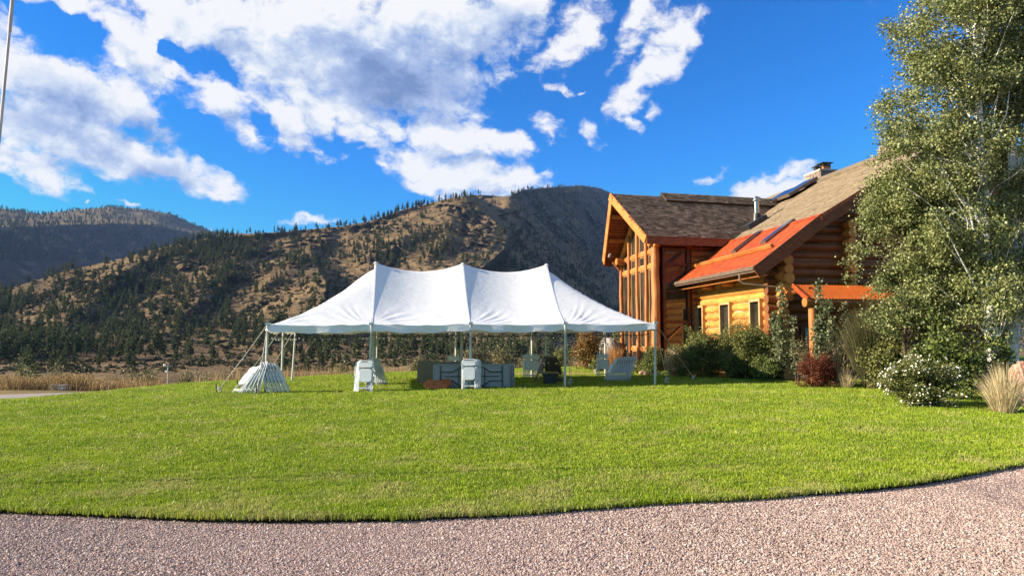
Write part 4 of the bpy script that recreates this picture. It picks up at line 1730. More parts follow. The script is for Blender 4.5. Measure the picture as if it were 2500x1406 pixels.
# --- things fixed to the roofs
pp_ = hit(1848, 549, MP(RK, 0), n_upp)
mb = MB()
e1, e2 = B, ev_u
mb.box(pp_ + n_upp * .10 - e2 * .1, .42, .55, .16, e1, e2, n_upp)
cr = mb.build('flue_base', M['black_metal'], house)
mb = MB()
mb.tube([pp_, pp_ + UP * .55], [.24, .17], 14)
mb.build('flue_collar', M['black_metal'], cr, True)
mb = MB()
mb.tube([pp_ + UP * .5, pp_ + UP * 1.16], .125, 16)
mb.build('flue_pipe', M['steel'], cr, True)
mb = MB()
mb.tube([pp_ + UP * 1.16, pp_ + UP * 1.20], .22, 16)
mb.tube([pp_ + UP * 1.20, pp_ + UP * 1.29], .14, 16)
mb.tube([pp_ + UP * 1.29, pp_ + UP * 1.32, pp_ + UP * 1.38], [.20, .20, .08], 16)
mb.build('flue_cap', M['steel'], cr, True)


def rooflight(px, n_, up_, hw, hl, h, name, fr, gl, par):
    mb = MB()
    mb.box(px + n_ * h / 2, hw, hl, h / 2, B, up_, n_)
    o = mb.build(name, fr, par)
    mb = MB()
    mb.box(px + n_ * (h + .008), hw * .84, hl * .93, .008, B, up_, n_)
    mb.build('pane', gl, o)
    return o


rooflight(hit(1948, 464, MP(RK, 0, .2), n_upp), n_upp, ev_u, .58, .95, .15, 'skylight', M['gutter'], M['roof_glass'], roof)
rooflight(hit(1903, 485, MP(RK, 0, .2), n_upp), n_upp, ev_u, .5, .8, .15, 'skylight', M['gutter'], M['roof_glass'], roof)
rooflight(hit(1826, 594, MP(0, 0), n_low), n_low, ev_l, .19, .78, .12, 'skylight', M['gutter'], M['roof_glass'], metal)
rooflight(hit(1901, 569, MP(0, 0), n_low), n_low, ev_l, .21, .80, .12, 'skylight', M['gutter'], M['roof_glass'], metal)


def stone_stack(c, hx, hy, z0, z1, name):
    mb = MB()
    mb.box((c.x, c.y, (z0 + z1) / 2), hx, hy, (z1 - z0) / 2, A, B)
    ch = mb.build(name, M['mortar'], house)
    row = .24
    for f, (nrm, tan, hw, dist) in enumerate(((-A, B, hy, hx), (-B, A, hx, hy), (A, B, hy, hx))):
        z = z0 + .02
        while z < z1 - .06:
            h = min(row * rnd.uniform(.75, 1.3), z1 - z)
            x = -hw
            while x < hw - .05:
                w = min(rnd.uniform(.18, .42), hw - x)
                m2 = MB()
                cc = Vector((c.x, c.y, z + h / 2)) + nrm * dist + tan * (x + w / 2)
                m2.box(cc, w / 2 - .018, .035 * rnd.uniform(.5, 1.6), h / 2 - .018, tan, nrm)
                m2.build('stone', M['stone'], ch)
                x += w
            z += h
    return ch


cc = at(2004, 450, 36.6)
ch = stone_stack(cc, .48, .70, 8.2, at(2000, 424, 36.6).z, 'chimney')
ztop = at(2000, 424, 36.6).z
mb = MB()
mb.box((cc.x, cc.y, ztop + .03), .53, .75, .04, A, B)
mb.build('chimney_cap', M['mortar'], ch)
cf = cc + A * .18 - B * .1
mb = MB()
mb.box((cf.x, cf.y, ztop + .18), .22, .24, .13, A, B)
mb.build('flue_liner', M['terracotta'], ch)
mb = MB()
for dx, dy in ((-1, -1), (1, -1), (1, 1), (-1, 1)):
    q_ = cf + A * .2 * dx + B * .22 * dy
    mb.box((q_.x, q_.y, ztop + .40), .02, .02, .12)
mb.box((cf.x, cf.y, ztop + .37), .2, .22, .05, A, B)
mb.slab([Vector((cf.x, cf.y, ztop + .54)) + A * .32 * i + B * .34 * j for i, j in ((-1, -1), (1, -1), (1, 1), (-1, 1))], .04, UP)
q_ = cc - A * .25 + UP * 0
mb.box((q_.x, q_.y, ztop + .2), .09, .1, .13, A, B)
mb.slab([Vector((q_.x, q_.y, ztop + .37)) + A * .16 * i + B * .18 * j for i, j in ((-1, -1), (1, -1), (1, 1), (-1, 1))], .03, UP)
mb.build('chimney_cowl', M['black_metal'], ch)
c2 = at(2188, 380, 29.5)
ch = stone_stack(c2, .45, .5, 8.0, at(2160, 352, 29.5).z, 'chimney')
mb = MB()
zt = at(2160, 352, 29.5).z
mb.box((c2.x + .1, c2.y, zt + .12), .28, .28, .14, A, B)
mb.build('flue_liner', M['terracotta'], ch)

# ------------------------------------------------------------------ tent
TYAW = .163
TO = Vector((-7.314, 20.263, 0))
TL, TWD, TH_E, TH_P = 12.19, 5.54, 2.03, 4.24
ta = Vector((math.cos(TYAW), math.sin(TYAW), 0))
tb = Vector((-math.sin(TYAW), math.cos(TYAW), 0))


def tp(s, t, z):
    p = TO + ta * (s * TL) + tb * (t * TWD)
    return Vector((p.x, p.y, z + 0.006 * p.x))


def tg(p):
    return gz1(p.x, p.y)


tent = thing('event_tent', 'long white pole tent with three peaks standing on the lawn', 'tent', (TO.x, TO.y, 0))


def ridge_h(s):
    x = (s - .25) / .25
    if s <= .25 or s >= .75:
        return TH_P
    x = x - math.floor(x)
    return TH_P - 4 * .30 * x * (1 - x) * 1.0


def canopy_z(s, t):
    ws = 1 - abs(2 * t - 1)
    if s < .25:
        we = s / .25
    elif s > .75:
        we = (1 - s) / .25
    else:
        we = 1.6
    R_ = ridge_h(min(max(s, .25), .75))
    p = 9.0
    w = (max(ws, 1e-4) ** -p + max(we, 1e-4) ** -p) ** (-1 / p)
    w = min(w, 1.0)
    # tension lines over the side poles stand a little proud between sagging panels
    x = (s / .25) % 1.0
    sag = 4 * x * (1 - x) * .09 * math.sin(math.pi * min(ws, 1)) if .25 < s < .75 else 0
    y = (t / .5) % 1.0
    sage = 4 * y * (1 - y) * .10 * math.sin(math.pi * min(we, 1)) if we < 1.0 and we < ws else 0
    z = TH_E + (R_ - TH_E) * w ** 1.38 - sag - sage
    # eave dips a touch between poles
    e = min(ws, we)
    dip = .045 * 4 * x * (1 - x) * max(0, 1 - ws * 9) + .045 * 4 * y * (1 - y) * max(0, 1 - we * 9)
    return z - dip


NS, NTT = 220, 110
V, F = [], []
wr = 0
for i in range(NS + 1):
    s = i / NS
    for j in range(NTT + 1):
        t = j / NTT
        z = canopy_z(s, t)
        ws = 1 - abs(2 * t - 1)
        # creases fanning from the eave poles
        x = (s / .25) % 1.0
        k = round(s / .25) * .25
        ang = math.atan2((s - k) * TL, max(ws * TWD / 2, .02))
        rr_ = math.hypot((s - k) * TL, ws * TWD / 2)
        cre = math.sin(ang * 26 + 3 * math.sin(s * 31)) * math.exp(-((rr_ - .75) / .55) ** 2) * .022 * sstep(abs(ang), .3, .9)
        cre += .004 * math.sin(7 * s * TL + 4 * t * TWD + 2.5 * math.sin(t * 9)) * (1 - ws)
        p = tp(s, t, z + float(cre))
        V.append(tuple(p))
for i in range(NS):
    for j in range(NTT):
        a = i * (NTT + 1) + j
        F.append((a, a + NTT + 1, a + NTT + 2, a + 1))
canopy = npmesh('canopy', np.array(V), np.array(F), M['canvas'], tent, smooth=True)
# valance hanging from the eave
ring = [(i / NS, 0) for i in range(NS)] + [(1, j / NTT) for j in range(NTT)] + [(1 - i / NS, 1) for i in range(NS)] + [(0, 1 - j / NTT) for j in range(NTT)]
V, F = [], []
nr_ = len(ring)
cen = tp(.5, .5, 0)
for i, (s, t) in enumerate(ring):
    z = canopy_z(s, t)
    per = (s / .25 if t in (0, 1) else t / .5) % 1.0
    drop = .225 + .02 * math.sin(i * .37) - .03 * (1 - 4 * per * (1 - per))
    outw = Vector((0, 0, 0))
    if t == 0:
        outw = -tb
    elif t == 1:
        outw = tb
    elif s == 1:
        outw = ta
    else:
        outw = -ta
    flare = .02 + .035 * math.sin(i * .21 + 1.3 * math.sin(i * .05)) + .07 * (1 - 4 * per * (1 - per)) ** 3 * .5
    p = tp(s, t, z)
    V += [tuple(p + outw * .004), tuple(p + outw * (flare * .5) - UP * drop * .5), tuple(p + outw * flare - UP * drop)]
for i in range(nr_):
    a, b_ = i * 3, ((i + 1) % nr_) * 3
    F += [(a, a + 1, b_ + 1, b_), (a + 1, a + 2, b_ + 2, b_ + 1)]
val = npmesh('valance', np.array(V), np.array(F), M['canvas'], canopy, smooth=True)
for s in (.25, .5, .75):
    for half in (0, 1):
        mb = MB()     # seam tapes over the ribs
        pts = []
        for j in range(18):
            t = .5 * j / 17 if half == 0 else 1 - .5 * j / 17
            pts.append(tp(s, t, canopy_z(s, t) + .004))
        for j in range(17):
            mb.beam(pts[j], pts[j + 1], .045, .010)
        mb.build('seam', M['white_steel'], canopy)
# poles
side = [(0, 0), (.25, 0), (.5, 0), (.75, 0), (1, 0), (0, 1), (.25, 1), (.5, 1), (.75, 1), (1, 1), (0, .5), (1, .5)]
lean = {(0, 1): .10, (1, 0): .05, (.25, 0): .05}
for s, t in side:
    p = tp(s, t, TH_E)
    f = tp(s, t, 0)
    l_ = lean.get((s, t), .02)
    f = f - ta * l_
    mb = MB()
    mb.tube([(f.x, f.y, tg(f) - .02), p + UP * .0], .037, 10)
    pl = mb.build('side_pole', M['pole'], tent, True)
    mb = MB()
    mb.tube([p - UP * .01, p + UP * .20], .008, 6)
    mb.build('pole_pin', M['table_leg'], pl)
    mb = MB()
    mb.box(p + UP * .02 - (tb if t == 0 else (-tb if t == 1 else (ta if s == 0 else -ta))) * .02, .07, .03, .035, ta, tb)
    mb.build('pole_plate', M['white_steel'], pl)
for s in (.25, .5, .75):
    f = tp(s, .5, 0)
    mb = MB()
    mb.tube([(f.x - .04, f.y, tg(f) - .02), tp(s, .5, TH_P - .01)], .05, 12)
    cp = mb.build('center_pole', M['pole'], tent, True)
    mb = MB()
    mb.tube([tp(s, .5, TH_P - .02), tp(s, .5, TH_P + .13)], .010, 6)
    mb.build('pole_pin', M['table_leg'], cp)
    mb = MB()
    mb.tube([tp(s, .5, TH_P - .03), tp(s, .5, TH_P + .015)], [.10, .035], 12)
    mb.build('pole_cap', M['canvas'], cp, True)
# guy ropes with stakes: (pole, stake pixel or offset)
guys = [((0, 0), (528, 957)), ((0, 0), (626, 962)), ((0, .5), (580, 945)), ((0, 1), (641, 931)), ((.25, 0), (897, 951)), ((.5, 0), (1155, 946)), ((.75, 0), (1394, 944)),
        ((1, 0), (1630, 941)), ((1, 0), (1697, 931)), ((1, .5), (1612, 921)), ((1, 1), (1546, 921)), ((1, 1), (1453, 914)), ((.75, 1), (1289, 912)), ((.5, 1), (1106, 908)), ((.25, 1), (918, 911))]
for (s, t), (u, v) in guys:
    p = tp(s, t, TH_E + .01)
    x, y = ground_hit(u, v, -.02)
    g = Vector((x, y, gz1(x, y)))
    top = g + (p - g).normalized() * .18
    mb = MB()
    mid = (p + top) / 2 - UP * .03
    mb.tube([p, mid, top], .011, 6)
    rp = mb.build('guy_rope', M['rope'], tent, True)
    mb = MB()
    d_ = (g - p).normalized()
    mb.tube([g + UP * .30 + d_ * .03, g - UP * .15 - d_ * .05], .016, 6)
    mb.build('stake', M['black_metal'], rp)
    mb = MB()      # wound rope at the stake
    for k in range(5):
        a = rnd.uniform(0, 6.28)
        c = top + Vector((rnd.uniform(-.03, .03), rnd.uniform(-.03, .03), rnd.uniform(-.10, .06)))
        pts = [c + Vector((.05 * math.cos(a + q_), .05 * math.sin(a + q_), .035 * math.sin(q_ * 2 + a))) for q_ in np.linspace(0, 5.6, 9)]
        mb.tube(pts, .011, 5)
    mb.tube([top, top + Vector((rnd.uniform(-.08, .08), -.03, -.12)), top + Vector((rnd.uniform(-.12, .12), -.05, -.24))], .009, 5)
    mb.build('rope_knot', M['rope'], rp, True)

# string lights
m, T, b = base_mat('bulb_glass', .05, .6)
b.inputs['Base Color'].default_value = (.75, .75, .70, 1)
b.inputs['Transmission Weight'].default_value = .6
M['bulb'] = m
lights = thing('string_lights', 'black string of clear festoon bulbs strung under the tent eave', 'string lights', tuple(tp(0, 0, 1.7)))
path = []
for (s0, t0, s1, t1, sw) in ((0, 0, .25, 0, .05), (.25, 0, .5, 0, .04), (.5, 0, .75, 0, .05), (.75, 0, 1, 0, .05), (1, 0, 1, .5, .05), (1, .5, 1, 1, .05), (1, 1, .75, 1, .06), (.75, 1, .5, 1, .07), (.5, 1, .25, 1, .06), (.25, 1, 0, 1, .05), (0, 1, 0, .5, .05), (0, .5, 0, 0, .05)):
    for k in range(8):
        f = k / 8
        s, t = s0 + (s1 - s0) * f, t0 + (t1 - t0) * f
        ins = .13
        ss, tt = min(max(s, ins / TL), 1 - ins / TL), min(max(t, ins / TWD), 1 - ins / TWD)
        path.append(tp(ss, tt, TH_E - .34 - sw * 4 * f * (1 - f)))
path.append(path[0])
mb = MB()
mb.tube(path, .008, 5)
mb.build('cable', M['black_metal'], lights)
bm_ = None
dist, nxt = 0.0, .25
for i in range(len(path) - 1):
    seg = path[i + 1] - path[i]
    L = seg.length
    while nxt < dist + L:
        p = path[i] + seg * ((nxt - dist) / L)
        if bm_ is None:
            o = ORG['string_lights']
            mb = MB()
            mb.tube([o + Vector((0, 0, -.0)), o + Vector((0, 0, -.055))], [.016, .018], 8)
            mb.mi = 1
            mb.tube([o + Vector((0, 0, -.055)), o + Vector((0, 0, -.075)), o + Vector((0, 0, -.10)), o + Vector((0, 0, -.118))], [.018, .03, .028, .008], 9)
            bm_ = mb.build('bulb', [M['black_metal'], M['bulb']], lights, True)
            first = bm_
        else:
            bm_ = first.copy()
            COL.objects.link(bm_)
        bm_.location = p - ORG['string_lights']
        bm_.rotation_euler = (rnd.uniform(-.25, .25), rnd.uniform(-.25, .25), 0)
        nxt += rnd.uniform(.52, .66)
    dist += L


# ------------------------------------------------------------------ folding chairs
def rrect(w, h, r, n=5):
    pts = []
    for cx_, cz_, a0 in ((w / 2 - r, h / 2 - r, 0), (-w / 2 + r, h / 2 - r, 90), (-w / 2 + r, -h / 2 + r, 180), (w / 2 - r, -h / 2 + r, 270)):
        for k in range(n):
            a = R(a0 + 90 * k / (n - 1))
            pts.append((cx_ + r * math.cos(a), cz_ + r * math.sin(a)))
    return pts


def chair_proto(plastic, steel):
    """a folded chair standing on its feet, flat in the x-z plane, seat side towards -y"""
    t = thing('folding_chair', None, 'folding chair', (0, 0, 0))
    mb = MB()
    U = [(-.215, 0, 0), (-.215, 0, .80), (-.205, 0, .87), (-.165, 0, .915), (-.11, 0, .93), (.11, 0, .93), (.165, 0, .915), (.205, 0, .87), (.215, 0, .80), (.215, 0, 0)]
    mb.tube(U, .0135, 7)
    mb.tube([(-.215, 0, .10), (.215, 0, .10)], .010, 6)
    mb.build('frame', steel, t, True)
    mb = MB()
    V = rrect(.375, .155, .05)
    k = len(V)
    mb.add([(x, -.018 - .012 * math.cos(x * 8), .815 + z) for x, z in V] + [(x, .012 - .012 * math.cos(x * 8), .815 + z) for x, z in V], [tuple(range(k)), tuple(range(2 * k - 1, k - 1, -1))] + [(i, i + k, (i + 1) % k + k, (i + 1) % k) for i in range(k)])
    mb.build('backrest', plastic, t)
    mb = MB()
    V = rrect(.36, .39, .085)
    mb.add([(x, -.052, .50 + z) for x, z in V] + [(x, -.020, .50 + z) for x, z in V], [tuple(range(k)), tuple(range(2 * k - 1, k - 1, -1))] + [(i, i + k, (i + 1) % k + k, (i + 1) % k) for i in range(k)])
    mb.build('seat', plastic, t)
    mb = MB()
    for sx in (-1, 1):
        mb.tube([(.185 * sx, -.04, .02), (.185 * sx, -.012, .62)], .011, 7)
    mb.tube([(-.185, -.036, .12), (.185, -.036, .12)], .009, 6)
    mb.build('rear_leg_frame', steel, t, True)
    return t


cw = chair_proto(M['white_plastic'], M['white_steel'])
cb = chair_proto(M['brown_plastic'], M['brown_steel'])
used_chair = {'w': False, 'b': False}
ORD = ['first', 'second', 'third', 'fourth', 'fifth', 'sixth', 'seventh', 'eighth', 'ninth', 'tenth', 'eleventh', 'twelfth']


def put_chair(kind, x, y, tilt, face, label, group, roll=0.0):
    """face: direction (radians, from +x) the seat looks to; the top leans the other way by tilt"""
    src = cw if kind == 'w' else cb
    o = src if not used_chair[kind] else copy_tree(src)
    used_chair[kind] = True
    q = Euler((0, 0, face + math.pi / 2)).to_matrix() @ Euler((-tilt, roll, 0)).to_matrix()
    o.rotation_euler = q.to_euler()
    o.location = (x, y, gz1(x, y))
    tag(o, label, 'folding chair', group)
    return o


g = 'white folding chairs fanned out left of the corner pole'
for k in range(6):
    f = k / 5
    x, y = xat(588 + 50 * f, 20.15), 20.0 + .12 * f
    put_chair('w', x, y, R(37 - 23 * f), R(226 if k == 0 else 206), f'{ORD[k]} white folded chair from the left in the fan left of the corner pole', g, R(-2))
g = 'white folding chairs leaning right of the corner pole'
for k in range(6):
    f = k / 5
    x, y = xat(662 + 45 * f, 20.3), 20.28 + .14 * f
    put_chair('w', x, y, -R(-13 - 11 * f), R(10), f'{ORD[k]} white folded chair counting right from the corner pole, leaning back on it', g)
g = 'white folding chairs stacked against the second front pole'
for k in range(6):
    x, y = xat(896 - k * 3.2, 20.25), 20.22 + .055 * k
    put_chair('w', x, y, R(6 + k), R(270 - k), 'foremost white folded chair of the stack against the second front pole' if k == 0 else f'white folded chair {ORD[k]} behind the foremost at the second front pole', g)
g = 'folding chairs leaning on the left centre pole'
for k in range(7):
    f = k / 6
    x, y = xat(921 + 20 * f, 23.4), 23.35 + .06 * k
    put_chair('w', x, y, -R(9 + 8 * f), R(205), f'{ORD[k]} shaded folded chair counting right from the left centre pole of the tent', g)
g = 'white folding chairs leaning on the middle front pole'
for k in range(4):
    x, y = xat(1146 + k * 3.6, 20.95), 20.92 + .06 * k
    put_chair('w', x, y, R(5 + 1.5 * k), R(270 + k), 'foremost white folded chair at the middle front pole, before the stacked tables' if k == 0 else f'white folded chair {ORD[k]} behind the foremost at the middle front pole', g)
g = 'sunlit white folding chairs at the third rear pole'
for k in range(4):
    x, y = xat(1303 - k * 4.5, 26.75), 26.7 + .06 * k
    put_chair('w', x, y, R(6 + k), R(262), 'sunlit white folded chair facing the lawn at the third rear pole' if k == 0 else f'white folded chair {ORD[k]} behind the sunlit one at the third rear pole', g)
g = 'dark folding chairs leaning about the right centre pole'
for k in range(8):
    f = k / 7
    x, y = xat(1345 + 31 * f, 24.3), 24.25 + .05 * k
    put_chair('b', x, y, -R(12 + 9 * f), R(200), f'{ORD[k]} dark brown folded chair counting right from the right centre pole', g)
put_chair('b', xat(1311, 24.3), 24.2, R(20), R(200), 'lone dark brown folded chair leaning on the left side of the right centre pole', g)
g = 'white folding chairs at the rear right corner pole'
for k in range(2):
    x, y = xat(1472 - k * 4, 27.2), 27.15 + .07 * k
    put_chair('w', x, y, R(6), R(262), ('bright white folded chair facing the lawn at the rear right corner pole', 'white folded chair behind the bright one at the rear right corner pole')[k], g)
g = 'white folding chairs leaning in shade on the right side pole'
for k in range(9):
    f = k / 8
    x, y = xat(1475 + 54 * f, 24.9), 24.75 + .02 * k
    put_chair('w', x, y, R(27 - 7 * f), R(187), f'{ORD[k]} white folded chair from the left, shaded row beneath the tent end', g)
g = 'folding chairs behind the stacked tables'
for k in range(2):
    x, y = xat(1109 - 3 * k, 26.2), 26.1 + .08 * k
    put_chair('w', x, y, R(8), R(262), ('white folded chair whose top shows above the brown tables', 'white folded chair hidden behind another above the brown tables')[k], g)


# ------------------------------------------------------------------ folding tables on edge
def table_proto():
    """an eight-foot table on its long edge: underside towards -y, origin below its middle"""
    t = thing('folding_table', None, 'folding table', (0, 0, 0))
    mb = MB()
    V = rrect(2.44, .76, .06, 5)
    k = len(V)
    mb.add([(x, .0, .38 + z) for x, z in V] + [(x, .022, .38 + z) for x, z in V], [tuple(range(k)), tuple(range(2 * k - 1, k - 1, -1))] + [(i, i + k, (i + 1) % k + k, (i + 1) % k) for i in range(k)])
    mb.build('table_top', M['table_top'], t)
    mb = MB()
    W2 = rrect(2.36, .68, .04, 5)
    mb.add([(x, -.003, .38 + z) for x, z in W2], [tuple(range(k))])
    mb.build('underside', M['lattice'], t)
    mb = MB()
    V2 = rrect(2.44, .76, .06, 5)
    V3 = rrect(2.37, .69, .05, 5)
    mb.add([(x, -.03, .38 + z) for x, z in V2] + [(x, -.03, .38 + z) for x, z in V3] + [(x, .0, .38 + z) for x, z in V2] + [(x, -.004, .38 + z) for x, z in V3],
           [f for i in range(k) for f in ((i, (i + 1) % k, (i + 1) % k + k, i + k), (i + 2 * k, (i + 1) % k + 2 * k, (i + 1) % k, i), (i + k, (i + 1) % k + k, (i + 1) % k + 3 * k, i + 3 * k))])
    mb.build('rim', M['lattice'], t)
    for sx in (-1, 1):
        mb = MB()
        xo, xm, xi = .98 * sx, .58 * sx, .20 * sx
        for z0, z1 in ((.24, .10), (.52, .66)):
            mb.tube([(xo, -.03, z0), (xm, -.03, z0), (xm - .18 * sx, -.03, z1), (xi, -.03, z1)], .0155, 8)
        mb.tube([(xo, -.03, .06), (xo, -.03, .70)], .019, 8)
        mb.tube([(xi + .22 * sx, -.03, .12), (xi + .22 * sx, -.03, .64)], .012, 8)
        mb.tube([(xi, -.02, .38), (xo - .1 * sx, -.02, .38)], .012, 6)
        mb.build('leg', M['table_leg'], t, True)
    return t


tab = table_proto()
tab['label'] = 'foremost table on edge showing its latticed underside and folded legs'


def put_table(o, x, y, yaw, tilt, label, flip=False):
    o.location = (x, y, gz1(x, y) - .01)
    o.rotation_euler = (tilt, 0, yaw + (math.pi if flip else 0))
    return tag(o, label, 'folding table', 'folding tables stacked on edge under the tent')


xt = xat((1057 + 1249) / 2, 21.75)
put_table(tab, xt, 21.62, .10, R(-4), 'foremost folding table on edge showing its latticed underside and folded legs')
for k in range(3):
    put_table(copy_tree(tab), xt + .05 * (k + 1), 21.72 + .075 * (k + 1), .10, R(-4), f'{ORD[k + 1]} folding table in the front stack, behind the latticed one')
xt2 = xat((1023 + 1190) / 2, 24.2)
put_table(copy_tree(tab), xt2 - .02, 24.1, .06, R(4), 'brown-topped folding table on edge with its plain face to the lawn, behind the front stack', True)
put_table(copy_tree(tab), xt2 + .20, 24.22, .06, R(4), 'folding table on edge just behind the brown-topped one, set a little to the right', True)

# round wooden disc leaning on the tables
mb = MB()
dx_, dy_ = ground_hit(1062, 951)
dr_ = .435
low = Vector((dx_, dy_, .02))
up_d = Vector((.06, .93, .36)).normalized()
sd_ = Vector((1, -.08, .03)).normalized()
nd_ = sd_.cross(up_d).normalized()
cen_ = low + up_d * dr_
k = 40
vs = []
for off in (0, -.055):
    for i in range(k):
        a = 2 * math.pi * i / k
        vs.append(cen_ + sd_ * (dr_ * math.cos(a)) + up_d * (dr_ * math.sin(a)) + nd_ * off)
mb.add(vs, [tuple(range(k)), tuple(range(2 * k - 1, k - 1, -1))] + [(i, i + k, (i + 1) % k + k, (i + 1) % k) for i in range(k)])
ds = mb.build('wooden_disc', M['disc'])
tag(ds, 'round reddish wooden disc tilted on the grass before the tables', 'wooden disc')

# black cable lying on the grass
mb = MB()
for (u0, v0, u1, v1, hgt) in ((1115, 951, 1170, 947, .10), (1140, 946, 1150, 952, .05), (1160, 946, 1195, 951, .06), (1150, 949, 1200, 950, .03)):
    a, b_ = ground_hit(u0, v0), ground_hit(u1, v1)
    pts = []
    for i in range(9):
        f = i / 8
        pts.append((a[0] + (b_[0] - a[0]) * f, a[1] + (b_[1] - a[1]) * f + .05 * math.sin(f * 7), .05 + hgt * 4 * f * (1 - f) * (.7 + .3 * math.sin(f * 9))))
    mb.tube(pts, .013, 6)
tag(mb.build('power_cable', M['black_metal'], None, True), 'loose black power cable lying on the grass before the tables', 'cable')

# dark tote with a lid in front of the brown chairs
bx_, by_ = xat(1341, 23.3), 23.3
bz = gz1(bx_, by_)
tote = thing('storage_tote', 'black storage tote with an overhanging tan lid before the brown chairs', 'storage tote', (bx_, by_, bz))
mb = MB()
c = Vector((bx_, by_, bz))
mb.hexa([c + Vector((sx * .20, sy * .15, .0)) for sx, sy in ((-1, -1), (1, -1), (1, 1), (-1, 1))] + [c + Vector((sx * .245, sy * .18, .37)) for sx, sy in ((-1, -1), (1, -1), (1, 1), (-1, 1))])
for k_ in range(4):
    mb.box(c + Vector((-.15 + .1 * k_, -.172, .2)), .012, .012, .15)
mb.build('bin', M['black_metal'], tote)
mb = MB()
mb.box(c + Vector((0, 0, .385)), .30, .22, .018, (1, 0, .02))
mb.box(c + Vector((0, -.03, .41)), .27, .16, .012, (1, 0, -.03))
mb.build('lid', simple('tan_lid', (.30, .20, .08), (.22, .14, .06), 6, .6), tote)

# ------------------------------------------------------------------ plants
def leaves(C, size, flat=0.0, ratio=.8, jit=.3, droop=None):
    """one diamond-shaped leaf of two bent triangles at every point of C"""
    n = len(C)
    d = rng.normal(size=(n, 3))
    if droop is not None:
        d = d * .6 + np.array(droop)
    d /= np.linalg.norm(d, axis=1)[:, None]
    e = rng.normal(size=(n, 3))
    e[:, 2] += flat
    w = np.cross(d, e)
    w /= np.linalg.norm(w, axis=1)[:, None] + 1e-9
    nn = np.cross(d, w)
    s = (size * rng.uniform(1 - jit, 1 + jit, n))[:, None]
    b0 = C - d * s * .5
    tip = C + d * s * .5
    l = C + w * s * ratio * .5 + nn * s * .10 - d * s * .05
    r = C - w * s * ratio * .5 + nn * s * .10 - d * s * .05
    V = np.stack([b0, r, tip, l], 1).reshape(-1, 3)
    F = np.arange(4 * n).reshape(n, 4)
    return V, F


def blades(base, tip, w, bend=.3):
    """thin curved blades from base to tip points: 3 quads-worth as triangles strip joined in quads"""
    n = len(base)
    d = tip - base
    L = np.linalg.norm(d, axis=1)[:, None]
    h = rng.normal(size=(n, 3))
    s = np.cross(d, h)
    s /= np.linalg.norm(s, axis=1)[:, None] + 1e-9
    mid = base + d * .55 + np.array([0, 0, 1.0]) * L * bend * .3
    hw = (np.asarray(w).reshape(-1, 1) * np.ones((n, 1))) / 2
    V = np.stack([base - s * hw, base + s * hw, mid + s * hw * .8, mid - s * hw * .8, tip + s * hw * .15, tip - s * hw * .15], 1).reshape(-1, 3)
    o = np.arange(n)[:, None] * 6
    F = np.concatenate([o + np.array([[0, 1, 2, 3]]), o + np.array([[3, 2, 4, 5]])], 0)
    return V, F


def in_lobes(lobes, n, shell=.5):
    """points in a union of ellipsoids (centre, radii), more of them towards the outside"""
    vol = np.array([r[0] * r[1] * r[2] for c, r in lobes])
    pick = rng.choice(len(lobes), n, p=vol / vol.sum())
    d = rng.normal(size=(n, 3))
    d /= np.linalg.norm(d, axis=1)[:, None]
    rr = rng.random(n) ** (1 / 3 * shell)
    c = np.array([l[0] for l in lobes])[pick]
    r = np.array([l[1] for l in lobes])[pick]
    return c + d * r * rr[:, None]


def clumps(centers, per, sig, flat=.7):
    n = len(centers)
    k = rng.poisson(per, n)
    C = np.repeat(centers, k, 0)
    o = rng.normal(size=(len(C), 3)) * np.array([1, 1, flat]) * sig
    return C + o


M['aspen'] = leaf_mat('aspen_leaf', (.12, .148, .040), (.31, .325, .13), .38, .32, .42, .35, .9)
M['aspen_low'] = leaf_mat('sapling_leaf', (.10, .13, .05), (.22, .23, .12), .35, .25, .42, .35, 1.5)
M['shrub'] = leaf_mat('shrub_leaf', (.075, .095, .02), (.20, .20, .06), .4, .2, .5, .25, 1.6)
M['shrub2'] = leaf_mat('glossy_shrub_leaf', (.065, .095, .02), (.17, .20, .05), .4, .2, .4, .35, 1.6)
M['orange_leaf'] = leaf_mat('turning_leaf', (.11, .11, .03), (.34, .16, .05), .4, .25, .5, .25, 1.1)
M['barberry'] = leaf_mat('dark_red_leaf', (.095, .022, .012), (.17, .05, .022), .4, .2, .5, .25, 2)
M['broom'] = leaf_mat('fine_green_twig', (.06, .068, .026), (.11, .095, .045), .4, .1, .7, .1, 1.5)
M['straw'] = leaf_mat('straw_blade', (.46, .36, .19), (.62, .52, .32), .3, .25, .7, .1, 1.5)
M['straw_orange'] = leaf_mat('orange_plume', (.42, .20, .06), (.52, .29, .10), .3, .25, .7, .1, 1.5)
M['reed'] = leaf_mat('dry_reed', (.25, .17, .075), (.42, .30, .15), .35, .25, .8, .1, .3)
M['petal'] = simple('white_petal', (.82, .80, .72), (.74, .70, .60), 5, .7)
M['rose'] = simple('pale_rose', (.62, .30, .15), (.55, .22, .10), 5, .7)
M['twig'] = simple('twig', (.10, .07, .045), (.06, .045, .03), 6, .9)
M['olive'] = leaf_mat('olive_leaf', (.13, .12, .055), (.24, .21, .11), .4, .25, .55, .2, .6)
# aspen bark: pale with dark scars
m, T, b = base_mat('aspen_bark', .7, .2)
co = T.add('ShaderNodeTexCoord').outputs['Object']
sc1 = T.noise(T.mapping(co, scale=(2, 2, 9)), 2.2, 5, .65)
sc2 = T.noise(T.mapping(co, scale=(1, 1, 2.5)), 3.2, 3, .6)
col = T.mix(T.step(sc1, .58, .66), (.74, .72, .66), (.16, .13, .11))
col = T.mix(T.step(sc2, .62, .67), col, (.06, .05, .045))
T.l.new(col, b.inputs['Base Color'])
M['bark'] = m


